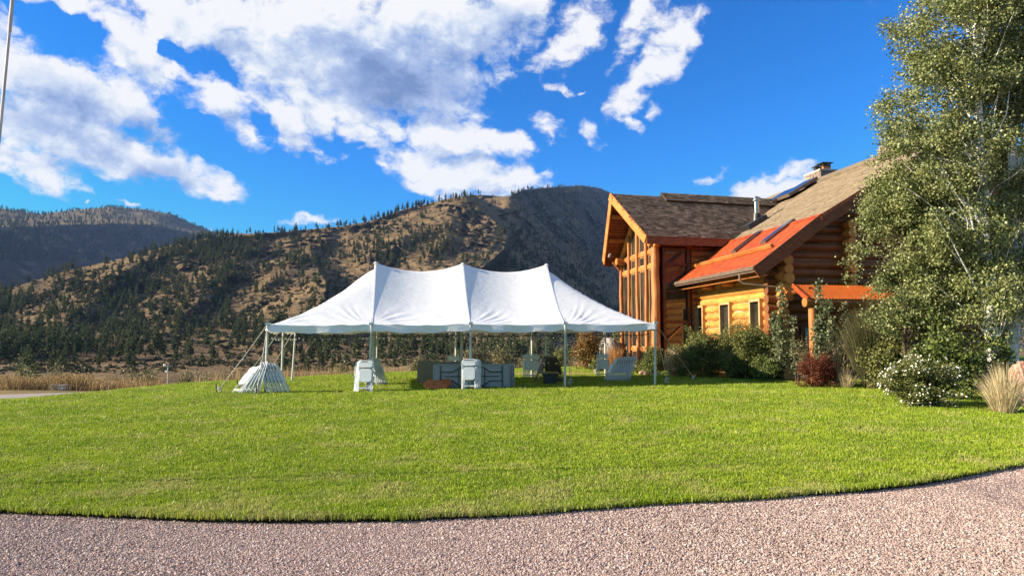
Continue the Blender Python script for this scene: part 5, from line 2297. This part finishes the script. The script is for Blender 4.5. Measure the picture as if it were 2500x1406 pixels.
def limb(mb, p0, p1, r0, r1, seg=4, wander=.06):
    pts, rad = [], []
    p0, p1 = Vector(p0), Vector(p1)
    L = (p1 - p0).length
    for i in range(seg + 1):
        f = i / seg
        p = p0.lerp(p1, f)
        if 0 < i < seg:
            p += Vector((rnd.uniform(-1, 1), rnd.uniform(-1, 1), rnd.uniform(-.5, 1))) * wander * L
        pts.append(p)
        rad.append(r0 + (r1 - r0) * f)
    mb.tube(pts, rad, 7, True)
    return pts


def aspen(label, base, top, r0, lobes, ncl, per, sig, size, limbs, leafmat, group='aspens by the house'):
    t = thing('aspen_tree', label, 'tree', base, group)
    mb = MB()
    base, top = Vector(base), Vector(top)
    pts = []
    n = 12
    for i in range(n + 1):
        f = i / n
        p = base.lerp(top, f)
        if i:
            p += Vector((rnd.uniform(-1, 1), rnd.uniform(-1, 1), 0)) * .05
        pts.append(p)
    mb.tube([base - UP * .1] + pts, [r0 * 1.15] + [r0 * (1 - .86 * i / n) for i in range(n + 1)], 12)
    tr_ = mb.build('trunk', M['bark'] if r0 > .1 else M['twig'], t, True)
    C = in_lobes(lobes, ncl, .75)
    # airy: drop clumps where a coarse noise says gap
    gap = fbm(C[:, 0] * .9 + 3, C[:, 2] * .9 + C[:, 1] * .5, 81, 3)
    C = C[gap > -.16]
    C = C + rng.normal(size=C.shape) * .10
    if r0 > .1:
        q = rng.integers(0, len(C), 90)
        for i in q:
            C = np.concatenate([C, C[i] + np.linspace(.2, 1, 5)[:, None] * np.array([rng.normal() * .22, rng.normal() * .2, rng.uniform(.1, .45)])])
    mb = MB()
    order = list(rng.permutation(len(C)))[:limbs]
    for i in order:
        q = C[i]
        f = np.clip((q[2] - base.z) / (top.z - base.z) - rnd.uniform(.05, .22), .08, .95)
        s = base.lerp(top, float(f))
        L = math.dist(s, q)
        limb(mb, s, q, min(.03, .006 + .007 * L), .004, 4, .05)
    mb.build('branch', M['bark'] if r0 > .1 else M['twig'], t, True)['kind'] = 'stuff'
    P = clumps(C, per, sig)
    V, F = leaves(P, size, .3, .92)
    npmesh('crown', V, F, leafmat, t)
    return t


def E(u, v, d, ru, rv, rd):
    """an ellipsoid lobe: centre seen at pixel u,v at depth d, half-sizes in pixels and depth in metres"""
    p = at(u, v, d)
    return (tuple(p), (ru * d / FPX, rd, rv * d / FPX))


dA = 17.6
bA = at(2425, 872, dA)
bA.z = gz1(bA.x, bA.y)
topA = at(2370, -150, dA + .2)
aspen('tall aspen with a scarred white trunk, its crown hiding the end of the house', bA, topA, .17,
      [E(2330, 80, dA + .5, 130, 130, 1.5), E(2400, -60, dA + .5, 140, 120, 1.4), E(2290, 250, dA + .5, 130, 120, 1.5), E(2270, 400, dA + .5, 125, 120, 1.5), E(2230, 330, dA, 70, 60, .9), E(2250, 130, dA, 50, 80, .8), E(2420, 300, dA + .5, 100, 200, 1.3), E(2330, 560, dA + .5, 130, 130, 1.4), E(2380, 730, dA, 80, 60, 1.0), E(2440, 640, dA - .3, 60, 70, .7), E(2430, 770, dA - .5, 70, 45, .6), E(2290, 520, dA, 110, 110, 1.2)],
      1500, 70, .135, .060, 130, M['aspen'])
dB = 19.0
bB = at(2475, 868, dB)
bB.z = gz1(bB.x, bB.y)
aspen('aspen at the right edge of the photo with a thinner trunk in deep shade', bB, at(2465, -200, dB), .14,
      [E(2500, 60, dB, 120, 160, 1.5), E(2520, 320, dB, 120, 180, 1.5), E(2500, 560, dB, 130, 160, 1.5), E(2540, 760, dB, 110, 90, 1.3)],
      1150, 66, .15, .066, 80, M['aspen'])
dC = 18.6
bC = at(2215, 880, dC)
bC.z = gz1(bC.x, bC.y)
aspen('shorter leafy aspen leaning in front of the dark log gable', bC, at(2195, 470, dC), .05,
      [E(2170, 520, dC, 70, 75, 1.0), E(2150, 620, dC, 70, 45, .8), E(2160, 690, dC, 90, 65, 1.0), E(2110, 690, dC, 45, 40, .6), E(2130, 590, dC, 40, 40, .6), E(2215, 600, dC, 90, 110, 1.2), E(2240, 720, dC, 100, 80, 1.1), E(2180, 450, dC, 45, 50, .7), E(2150, 480, dC, 32, 40, .5), E(2170, 775, dC, 60, 35, .6), E(2260, 775, dC, 85, 42, .8), E(2330, 740, dC, 60, 60, .8)],
      1350, 48, .11, .058, 90, M['aspen'])


def bush(name, label, cat, u0, u1, vt, vb, mat, nleaf, size, sig=.06, per=14, group=None, d=None, deep=.45, top=.9, extra=None, ratio=.6, stems=14, shell=.7, sprigs=0):
    """rounded shrub filling a box of the photograph: leaves as one crown, stems as another part"""
    if d is None:
        d = CAMH * FPX / (vb - 822)
    p = at((u0 + u1) / 2, vb, d)
    w = (u1 - u0) / FPX * d / 2
    gzv = gz1(p.x, p.y)
    h = (at((u0 + u1) / 2, vt, d).z - gzv)
    t = thing(name, label, cat, (p.x, p.y, gzv), group)
    lobes = []
    for k in range(16):
        a = rnd.uniform(0, 6.28)
        f = rnd.uniform(.1, .78)
        zc = rnd.uniform(.2, .8) * (1 - .35 * f)
        rr_ = rnd.uniform(.17, .36)
        lobes.append(((p.x + math.cos(a) * w * f, p.y + math.sin(a) * w * f * deep * 2, gzv + h * zc), (w * rr_, w * rr_ * deep * 2, h * min(rr_, 1 - zc) * .95)))
    lobes.append(((p.x, p.y, gzv + h * .45), (w * .62, w * deep * 1.25, h * .42)))
    C = in_lobes(lobes, max(10, nleaf // per), shell)
    gap = fbm(C[:, 0] * 1.7 + 5 * C[:, 2], C[:, 2] * 2.2 + C[:, 1], 83, 3)
    C = C[gap > -.28]
    C[:, 2] = np.maximum(C[:, 2], gzv + .03)
    if sprigs:
        q = rng.integers(0, len(C), sprigs)
        for i in q:
            up_ = rng.uniform(.08, .30) * h
            ln = C[i] + np.linspace(0, 1, 6)[:, None] * np.array([rng.normal() * .16 * h, rng.normal() * .05, up_])
            C = np.concatenate([C, ln])
    P = clumps(C, per, sig, .8)
    P[:, 2] = np.maximum(P[:, 2], gzv + .01)
    V, F = leaves(P, size, .2, ratio)
    npmesh('foliage', V, F, mat, t)
    mb = MB()
    for k in range(stems):
        q = C[rnd.randrange(len(C))]
        limb(mb, (p.x + rnd.uniform(-.2, .2) * w, p.y + rnd.uniform(-.1, .1) * w, gzv), q, .012, .004, 3, .04)
    mb.build('stem', M['twig'], t)['kind'] = 'stuff'
    if extra:
        emat, n, es, nm = extra
        o = P[rng.integers(0, len(P), n * 3)]
        cen = np.array([p.x, p.y, gzv + h * .45])
        out_ = np.linalg.norm((o - cen) / np.array([w, w * deep * 2, h * .55]), axis=1)
        o = o[np.argsort(-out_)][:n]
        o = o + (o - cen) * .05
        VV, FF = [], []
        for c in o:
            nrm = rng.normal(size=3) + np.array([-.3, -.8, .5])
            nrm /= np.linalg.norm(nrm)
            s = np.cross(nrm, rng.normal(size=3))
            s /= np.linalg.norm(s)
            tt = np.cross(nrm, s)
            for k in range(5):
                a = 2 * math.pi * k / 5
                dirv, perp = s * math.cos(a) + tt * math.sin(a), -s * math.sin(a) + tt * math.cos(a)
                oo = len(VV)
                VV += [c, c + dirv * es * .6 + perp * es * .42, c + dirv * es + nrm * es * .2, c + dirv * es * .6 - perp * es * .42]
                FF.append((oo, oo + 1, oo + 2, oo + 3))
        npmesh(nm, np.array(VV), np.array(FF), emat, t)['kind'] = 'stuff'
    return t


def sapling(label, u, vt, vb, d, spread, nleaf, size, mat, stems=3, group='young aspens in the flower bed'):
    p = at(u, vb, d)
    gzv = gz1(p.x, p.y)
    t = thing('aspen_sapling', label, 'sapling', (p.x, p.y, gzv), group)
    topz = at(u, vt, d).z
    mb = MB()
    C = []
    for k in range(stems):
        f = 1 if k == 0 else rnd.uniform(.6, .92)
        tp_ = Vector((p.x + rnd.uniform(-1, 1) * spread * (0 if k == 0 else .8), p.y + rnd.uniform(-.2, .2), gzv + (topz - gzv) * f))
        pts = limb(mb, (p.x + rnd.uniform(-.1, .1), p.y, gzv), tp_, .022, .005, 7, .015)
        for i in range(nleaf // stems // 6):
            s = rnd.uniform(.12, 1) ** .8 * (len(pts) - 1)
            a, b_ = pts[int(min(s, len(pts) - 2))], pts[int(min(s, len(pts) - 2)) + 1]
            q = a.lerp(b_, s - int(min(s, len(pts) - 2)))
            taper = .35 + .65 * (1 - s / (len(pts) - 1))
            C.append((q.x + rnd.gauss(0, spread * .55 * taper), q.y + rnd.gauss(0, spread * .45 * taper), q.z + rnd.gauss(0, .06)))
    mb.build('trunk', M['twig'], t, True)
    P = clumps(np.array(C), 6, .055)
    V, F = leaves(P, size, .1, .75)
    npmesh('crown', V, F, mat, t)
    return t


def grass_clump(name, label, u, vb, d, wpx, vt, n, mat, w=.006, upright=.5, cat='ornamental grass', plume=None, bend=.35):
    p = at(u, vb, d)
    gzv = gz1(p.x, p.y)
    t = thing(name, label, cat, (p.x, p.y, gzv))
    h = at(u, vt, d).z - gzv
    sp_ = wpx / FPX * d / 2
    a = rng.uniform(0, 6.28, n)
    r = np.sqrt(rng.random(n))
    base = np.stack([p.x + np.cos(a) * r * sp_ * .28, p.y + np.sin(a) * r * sp_ * .28, np.full(n, gzv - .02)], 1)
    o = sp_ * r * rng.uniform(.5, 1.1, n)
    hh = h * rng.uniform(.55, 1.02, n) * (1 - (1 - upright) * .8 * r ** 2)
    tip = np.stack([p.x + np.cos(a) * o, p.y + np.sin(a) * o, gzv + hh], 1)
    V, F = blades(base, tip, w, bend)
    npmesh('blades', V, F, mat, t)['kind'] = 'stuff'
    if plume is not None:
        k = rng.integers(0, n, n // 3)
        d_ = tip[k] - base[k]
        d_ /= np.linalg.norm(d_, axis=1)[:, None]
        C = np.repeat(tip[k], 7, 0) - np.repeat(d_, 7, 0) * (rng.random((len(k) * 7, 1)) * .28)
        V, F = leaves(C, .05, 0, .35, droop=(0, 0, 1.2))
        npmesh('plume', V, F, plume, t)['kind'] = 'stuff'
    return t


# beds of dark soil under the planting
V = [ground_hit(u, v) for u, v in ((1560, 912), (1640, 915), (1720, 926), (1830, 938), (1930, 942), (1960, 955), (2060, 950), (2140, 985), (2330, 998), (2390, 1012), (2520, 1010), (2700, 960), (2500, 900), (2150, 880), (1900, 876), (1700, 872), (1560, 880))]
mb = MB()
mb.add([(x, y, gz1(x, y) + .012) for x, y in V], [tuple(range(len(V)))])
tag(mb.build('flower_bed', M['soil']), 'dark soil of the flower bed along the house', kind='structure')

SG = 'shrubs along the house'
bush('rounded_shrub', 'wide rounded dark green shrub under the lit log wall, half in tent shade', 'shrub', 1640, 1800, 806, 928, M['shrub'], 26000, .06, .07, 18, SG, d=26.3, sprigs=70)
bush('rounded_shrub', 'dense green shrub below the right-hand log wall window', 'shrub', 1770, 1915, 800, 930, M['shrub'], 26000, .06, .07, 18, SG, d=24.9, sprigs=60)
bush('rounded_shrub', 'olive shrub filling the gap between the two big shrubs under the middle window', 'shrub', 1735, 1850, 826, 926, M['shrub'], 13000, .055, .07, 16, SG, d=25.4, sprigs=40)
bush('low_shrub', 'low dark green mound left of the red barberry at the lawn edge', 'shrub', 1815, 1915, 858, 934, M['shrub2'], 9000, .05, .05, 14, SG, d=24.0)
bush('rose_bush', 'airy rose bush rising past the middle log wall window', 'shrub', 1742, 1860, 768, 925, M['shrub'], 4200, .05, .09, 9, SG, d=25.9, extra=(M['rose'], 40, .035, 'blossom'), shell=.5, sprigs=40, stems=26)
bush('garden_shrub', 'pale green shrub at the foot of the tall corner post', 'shrub', 1566, 1625, 836, 912, M['shrub2'], 8000, .05, .07, 14, SG, d=28.6)
bush('garden_shrub', 'dark leafy shrub between the corner post and the lit log wall', 'shrub', 1618, 1678, 830, 912, M['shrub'], 8000, .05, .07, 14, SG, d=28.6)
bush('garden_shrub', 'small dark shrub behind the shaded chairs beneath the tent end', 'shrub', 1536, 1590, 872, 912, M['shrub'], 2500, .05, .06, 14, SG, d=29.2)
bush('barberry_bush', 'rounded dark red barberry bush at the edge of the lawn', 'shrub', 1940, 2050, 852, 950, M['barberry'], 17000, .036, .045, 16, d=20.9, sprigs=60, stems=26)
sapling('slender sapling standing against the notched log corner', 1907, 700, 930, 24.0, .24, 2600, .085, M['aspen_low'], 4)
sapling('leafy sapling in front of the porch roof', 2012, 683, 938, 21.7, .24, 2200, .085, M['aspen_low'], 4)
sapling('thin brownish sapling right of the porch sapling', 2072, 735, 938, 21.6, .2, 1100, .07, M['olive'], 3)
sapling('short sapling beside the porch post', 1944, 775, 935, 22.1, .14, 600, .065, M['aspen_low'], 2)
bush('garden_shrub', 'tangled grey green shrub behind the red barberry', 'shrub', 1940, 2040, 800, 935, M['olive'], 3600, .045, .08, 12, SG, d=22.9, sprigs=16)
grass_clump('feather_grass', 'tall tan feather grass with upright plumes behind the red barberry', 2035, 925, 21.9, 66, 808, 420, M['straw'], .010, .85, plume=M['straw'], bend=.1)
grass_clump('drooping_grass', 'short dry drooping grass right of the red barberry', 2065, 940, 20.6, 75, 885, 260, M['straw'], .007, .35)
# broom: a fan of fine stems
d = 20.2
p = at(2140, 938, d)
gzv = gz1(p.x, p.y)
t = thing('broom_shrub', 'broom-like shrub of fine green stems fanning out below the aspen', 'shrub', (p.x, p.y, gzv))
n = 5200
a = rng.uniform(-1, 1, n)
base = np.stack([p.x + rng.normal(0, .12, n) + .25 * a, p.y + rng.normal(0, .15, n), np.full(n, gzv)], 1)
hh = rng.uniform(.9, 2.75, n) * (1 - .25 * np.abs(a))
tip = np.stack([p.x + a * 1.15 * (hh / 2.2) + rng.normal(0, .1, n), p.y + rng.normal(0, .4, n), gzv + hh], 1)
st = base + (tip - base) * rng.uniform(0.25, .7, n)[:, None]
V, F = blades(st, tip, .006, .1)
npmesh('foliage', V, F, M['broom'], t)['kind'] = 'stuff'
k = rng.integers(0, n, 130)
V, F = blades(base[k], tip[k], .014, .1)
npmesh('stem', V, F, M['twig'], t)['kind'] = 'stuff'

bush('flowering_bush', 'rounded bush covered in small white flowers at the lawn edge', 'shrub', 2140, 2345, 860, 994, M['shrub'], 24000, .042, .05, 18, d=15.4, extra=(M['petal'], 480, .020, 'blossom'), stems=20)
bush('leafy_shrub', 'tall shrub with large bright green leaves behind the white flowering bush', 'shrub', 2225, 2395, 775, 965, M['shrub2'], 5200, .085, .10, 12, d=16.9, ratio=.75, sprigs=18)
bush('leafy_shrub', 'dark leafy shrub filling the gap beneath the shorter aspen', 'shrub', 2090, 2250, 800, 950, M['shrub'], 5200, .07, .10, 12, d=19.6, ratio=.7)
bush('leafy_shrub', 'shaded green shrub under the aspens at the right edge of the photo', 'shrub', 2340, 2520, 800, 950, M['shrub2'], 4200, .08, .1, 12, d=17.2, ratio=.75)
grass_clump('fountain_grass', 'large dry fountain grass spilling onto the lawn at the right edge', 2452, 1005, 14.0, 150, 872, 950, M['straw'], .006, .45, bend=.55)
# reddish boulder behind the fountain grass
mb = MB()
bc = at(2492, 900, 15.4)
bm = bmesh.new()
bmesh.ops.create_icosphere(bm, subdivisions=4, radius=1)
for v in bm.verts:
    nz = float(fbm(np.array([v.co.x * 1.7 + v.co.z]), np.array([v.co.y * 1.7 - v.co.z]), 91, 4)[0])
    v.co *= 1 + .35 * nz
    v.co = Vector((v.co.x * .26, v.co.y * .26, v.co.z * .55))
me = bpy.data.meshes.new('boulder')
bm.to_mesh(me)
bm.free()
me.materials.append(simple('red_white_rock', (.22, .09, .05), (.50, .36, .27), 13, .9, bumpd=.06, stretch=(1, 1, .5)))
me.shade_smooth()
bo = bpy.data.objects.new('boulder', me)
COL.objects.link(bo)
bo.location = (bc.x, bc.y, .45)
tag(bo, 'upright reddish boulder with white streaks behind the fountain grass', 'boulder')

grass_clump('tawny_grass', 'tawny grass clump at the foot of the tall corner post', 1643, 915, 27.8, 62, 840, 520, M['straw'], .010, .7)
grass_clump('tawny_grass', 'short bleached grass beside the rusty pot', 1672, 915, 27.0, 45, 876, 260, M['straw'], .009, .6)
grass_clump('orange_grass', 'bright orange plume grass behind the white chairs near the glass gable', 1501, 905, 32.2, 62, 838, 420, M['straw_orange'], .014, .75, plume=M['straw_orange'])
bush('small_tree', 'round small tree turning orange behind the right end of the tent', 'tree', 1393, 1482, 796, 908, M['orange_leaf'], 7000, .085, .12, 14, d=33.5, sprigs=12, stems=20)
bush('small_tree', 'dark small tree beside the far corner of the glass gable', 'tree', 1495, 1552, 790, 905, M['shrub'], 3800, .08, .12, 12, d=38.5)
bush('garden_shrub', 'rusty brown shrub at the foot of the glass gable', 'shrub', 1508, 1545, 852, 905, M['barberry'], 1500, .07, .09, 10, SG, d=33.6)
bush('garden_shrub', 'low green shrub left of the sunlit chairs at the rear corner pole', 'shrub', 1445, 1490, 872, 910, M['shrub2'], 1500, .07, .08, 10, SG, d=31.5)
mb = MB()
for (u, v, rr_) in ((1484, 842, .55), (1492, 862, .5), (1478, 872, .45), (1498, 880, .45)):
    pass
m_rock = simple('grey_rock', (.33, .29, .26), (.20, .17, .15), 2.2, .9, bumpd=.05)
for (u, v, dd_, sx, sz, lab, mt) in ((1487, 858, 36.5, .62, .8, 'tall grey boulder behind the orange plume grass', m_rock), (1573, 911, 28.0, .22, .10, 'small flat pink stone on the grass by the corner shrub', M['pink'])):
    bm = bmesh.new()
    bmesh.ops.create_icosphere(bm, subdivisions=3, radius=1)
    for v_ in bm.verts:
        nz = float(fbm(np.array([v_.co.x * 1.9 + v_.co.z + u]), np.array([v_.co.y * 1.9 - v_.co.z]), 92, 3)[0])
        v_.co *= 1 + .4 * nz
        v_.co = Vector((v_.co.x * sx, v_.co.y * sx, v_.co.z * sz))
    me = bpy.data.meshes.new('boulder')
    bm.to_mesh(me)
    bm.free()
    me.materials.append(mt)
    bo = bpy.data.objects.new('boulder', me)
    COL.objects.link(bo)
    bo.location = at(u, v, dd_)
    tag(bo, lab, 'boulder')
# rusty pot
pc = at(1656, 912, 27.2)
mb = MB()
pz_ = gz1(pc.x, pc.y)
prof = [(.0, .0), (.16, .0), (.25, .12), (.26, .24), (.19, .36), (.14, .40), (.17, .43), (.13, .43), (.11, .36)]
mb.tube([(pc.x, pc.y, pz_ + z_) for r_, z_ in prof[1:]], [r_ for r_, z_ in prof[1:]], 18, True)
tag(mb.build('garden_pot', simple('rusty_pot', (.34, .10, .03), (.22, .06, .02), 6, .6), None, True), 'rust coloured round garden pot between the grass clumps by the house', 'pot')

# bushes beyond the crest of the lawn behind the tent, and on the valley floor
for (u0, u1, vt, vb, d, lab, mt) in ((1130, 1180, 842, 930, 47, 'olive bush beyond the lawn between the tent pole and the chairs', M['olive']), (1170, 1265, 838, 935, 46, 'wide olive and tan bush beyond the lawn behind the stacked tables', M['olive']), (1262, 1310, 868, 925, 48, 'low olive bush beyond the lawn by the third rear pole', M['olive']), (1345, 1400, 845, 925, 47, 'dull green bush beyond the lawn left of the orange tree', M['shrub']), (1005, 1040, 872, 930, 52, 'small olive bush at the left end of the brown table', M['olive'])):
    bush('valley_bush', lab, 'bush', u0, u1, vt, vb, mt, 2600, .12, .18, 12, 'bushes just beyond the lawn', d=d, sprigs=10, ratio=.6)
vb_list = [(300, 350, 880, 938, 95), (325, 372, 892, 938, 90), (430, 480, 900, 945, 70), (470, 530, 902, 945, 68), (520, 585, 896, 945, 70), (575, 640, 905, 945, 66), (800, 850, 862, 925, 150), (40, 70, 862, 905, 170), (62, 100, 868, 905, 165), (640, 668, 895, 935, 90), (120, 160, 880, 925, 130), (350, 385, 896, 935, 100)]
names_ = ['twin', 'second twin', 'bush', 'bush', 'bush', 'bush', 'bush', 'bush', 'bush', 'bush', 'bush', 'bush']
where = ['left of a pair above the reeds', 'right of a pair above the reeds', 'just left of the weather mast', 'just right of the weather mast', 'below the left guy rope', 'under the left end of the tent rope', 'standing dark between the left tent poles', 'at the far left below the pines', 'second from the far left below the pines', 'small one by the left corner pole', 'low one over the left reeds', 'small one between the pair and the eroded bank']
for (u0, u1, vt, vb, d), w_ in zip(vb_list, where):
    bush('valley_bush', f'round pale green valley bush, {w_}', 'bush', u0, u1, vt, vb, M['olive'] if d < 140 else M['shrub'], 1500, .22 * d / 80, .30 * d / 80, 10, 'round bushes on the valley floor', d=d, ratio=.6, stems=4)

# reeds and tall dry grass past the left crest of the lawn
n = 15000
u = rng.uniform(-200, 400, n)
dd = rng.uniform(36.5, 44, n)
dens = np.clip(1.1 - (u - 150) / 330, .15, 1)
ok = rng.random(n) < dens * (.35 + .65 * sstep(fbm(u / 40, dd / 3, 95, 3), -.3, .2))
u, dd = u[ok], dd[ok]
x = (u - 1250) / FPX * dd
z0 = gz(x, dd)
h = rng.uniform(.3, .8, len(x)) * (1 + .35 * fbm(u / 25, dd, 96, 3)) * np.where(u > 230, .8, 1)
base = np.stack([x, dd, z0], 1)
tip = base + np.stack([rng.normal(.06, .12, len(x)), rng.normal(0, .1, len(x)), h], 1)
V, F = blades(base, tip, .022, .1)
k = rng.random(len(x)) < .3
C = np.repeat(tip[k], 5, 0) - np.stack([rng.normal(0, .015, 5 * k.sum()), rng.normal(0, .015, 5 * k.sum()), rng.random(5 * k.sum()) * .24], 1)
V2, F2 = leaves(C, .10, 0, .45, droop=(0, 0, 1.3))
reeds = npmesh('dry_reeds', np.concatenate([V, V2]), np.concatenate([F, F2 + len(V)]), M['reed'])
tag(reeds, 'dry tasselled reeds standing past the left edge of the lawn', kind='stuff')
# stalks along the rest of the crest
n = 5200
u = np.concatenate([rng.uniform(330, 1020, n), rng.uniform(1260, 1420, 300)])
dd = np.interp(u, [330, 520, 760, 1000, 1250, 1420], [27.5, 28.5, 33, 38, 41, 42]) + rng.uniform(-1, 3, len(u))
ok = rng.random(len(u)) < np.where((u > 700) & (u < 1000), .8, .45)
u, dd = u[ok], dd[ok]
x = (u - 1250) / FPX * dd
z0 = gz(x, dd)
h = rng.uniform(.25, .9, len(x)) * np.where((u > 700) & (u < 1000), 1.25, .8)
base = np.stack([x, dd, z0], 1)
tip = base + np.stack([rng.normal(0, .1, len(x)), rng.normal(0, .1, len(x)), h], 1)
V, F = blades(base, tip, .02, .1)
tag(npmesh('dry_stalks', V, F, M['reed']), 'sparse dry stalks along the far crest of the lawn', kind='stuff')

# weather mast at the crest
wx = xat(417, 27.0)
wz = gz1(wx, 27.0)
mast = thing('weather_mast', 'small white weather mast on a tripod at the crest of the lawn', 'weather mast', (wx, 27.0, wz))
c = Vector((wx, 27.0, wz))
H_ = at(417, 889, 27.0).z - wz
mb = MB()
mb.tube([c + UP * .1, c + UP * H_], .018, 8)
mb.build('pole', M['pole'], mast, True)
for a in (80, 200, 320):
    mb = MB()
    mb.tube([c + UP * .42, c + Vector((.32 * math.cos(R(a)), .32 * math.sin(R(a)), -.02))], .013, 6)
    mb.build('leg', M['table_leg'], mast, True)
mb = MB()
mb.tube([c + UP * (H_ - .08) - Vector((.13, 0, 0)), c + UP * (H_ - .08) + Vector((.13, 0, 0))], .01, 6)
mb.build('crossarm', M['pole'], mast, True)
mb = MB()
mb.tube([c + UP * (H_ - .07) - Vector((.13, 0, 0)), c + UP * (H_ + .02) - Vector((.13, 0, 0))], [.05, .05], 8)
mb.box(c + UP * (H_ - .28) - Vector((.05, 0, 0)), .05, .04, .035)
mb.build('sensor', M['white_plastic'], mast)
mb = MB()
mb.tube([c + UP * (H_ - .08) + Vector((.12, 0, 0)), c + UP * (H_ + .09) + Vector((.12, 0, 0))], .008, 5)
mb.box(c + UP * (H_ + .08) + Vector((.12, 0, 0)), .05, .006, .02)
mb.build('wind_vane', M['table_leg'], mast)
# low pale box in the reeds
bx0 = xat(158, 36.8)
bz0 = gz1(bx0, 36.8)
mb = MB()
mb.box((bx0, 36.8, bz0 + .13), .42, .18, .13)
mb.box((bx0, 36.8, bz0 + .28), .46, .21, .018)
tag(mb.build('utility_box', simple('pale_box', (.5, .48, .42), (.42, .40, .34), 5, .7)), 'low pale utility box standing before the reeds', 'box')

# thin leaning pole at the left edge, close to the camera
m_pole = simple('weathered_white_pole', (.60, .53, .48), (.40, .33, .31), 7, .5, stretch=(8, 8, .6))
d = 7.6
q0, q1, q2, q3 = at(-36, 640, d), at(2, 300, d), at(24, 66, d), at(42, -120, d)
g0 = Vector((q0.x - .35, d, gz1(-8.8, d)))
pole = thing('flag_pole', 'thin weathered pole leaning in at the left edge against the clouds', 'pole', tuple(g0))
mb = MB()
mb.tube([g0, q0, q1, q2], [.022, .019, .0165, .0155], 10)
mb.build('lower_section', m_pole, pole, True)
mb = MB()
mb.tube([q2 - UP * .06, q2 + (q3 - q2) * .01, q3, q3 + (q3 - q2) * 1.2], [.020, .021, .020, .018], 10)
mb.build('upper_section', m_pole, pole, True)

# ------------------------------------------------------------------ air: far slopes fade to blue
m = bpy.data.materials.new('haze_air')
m.use_nodes = True
m.node_tree.nodes.clear()
vo_ = m.node_tree.nodes.new('ShaderNodeVolumePrincipled')
vo_.inputs['Color'].default_value = (.32, .52, 1.0, 1)
vo_.inputs['Density'].default_value = 0.000033
vo_.inputs['Anisotropy'].default_value = .0
mo = m.node_tree.nodes.new('ShaderNodeOutputMaterial')
m.node_tree.links.new(vo_.outputs[0], mo.inputs['Volume'])
mb = MB()
mb.box((0, 1100, 441), 4400, 4300, 459)
hz = mb.build('haze', m)
tag(hz, kind='stuff')
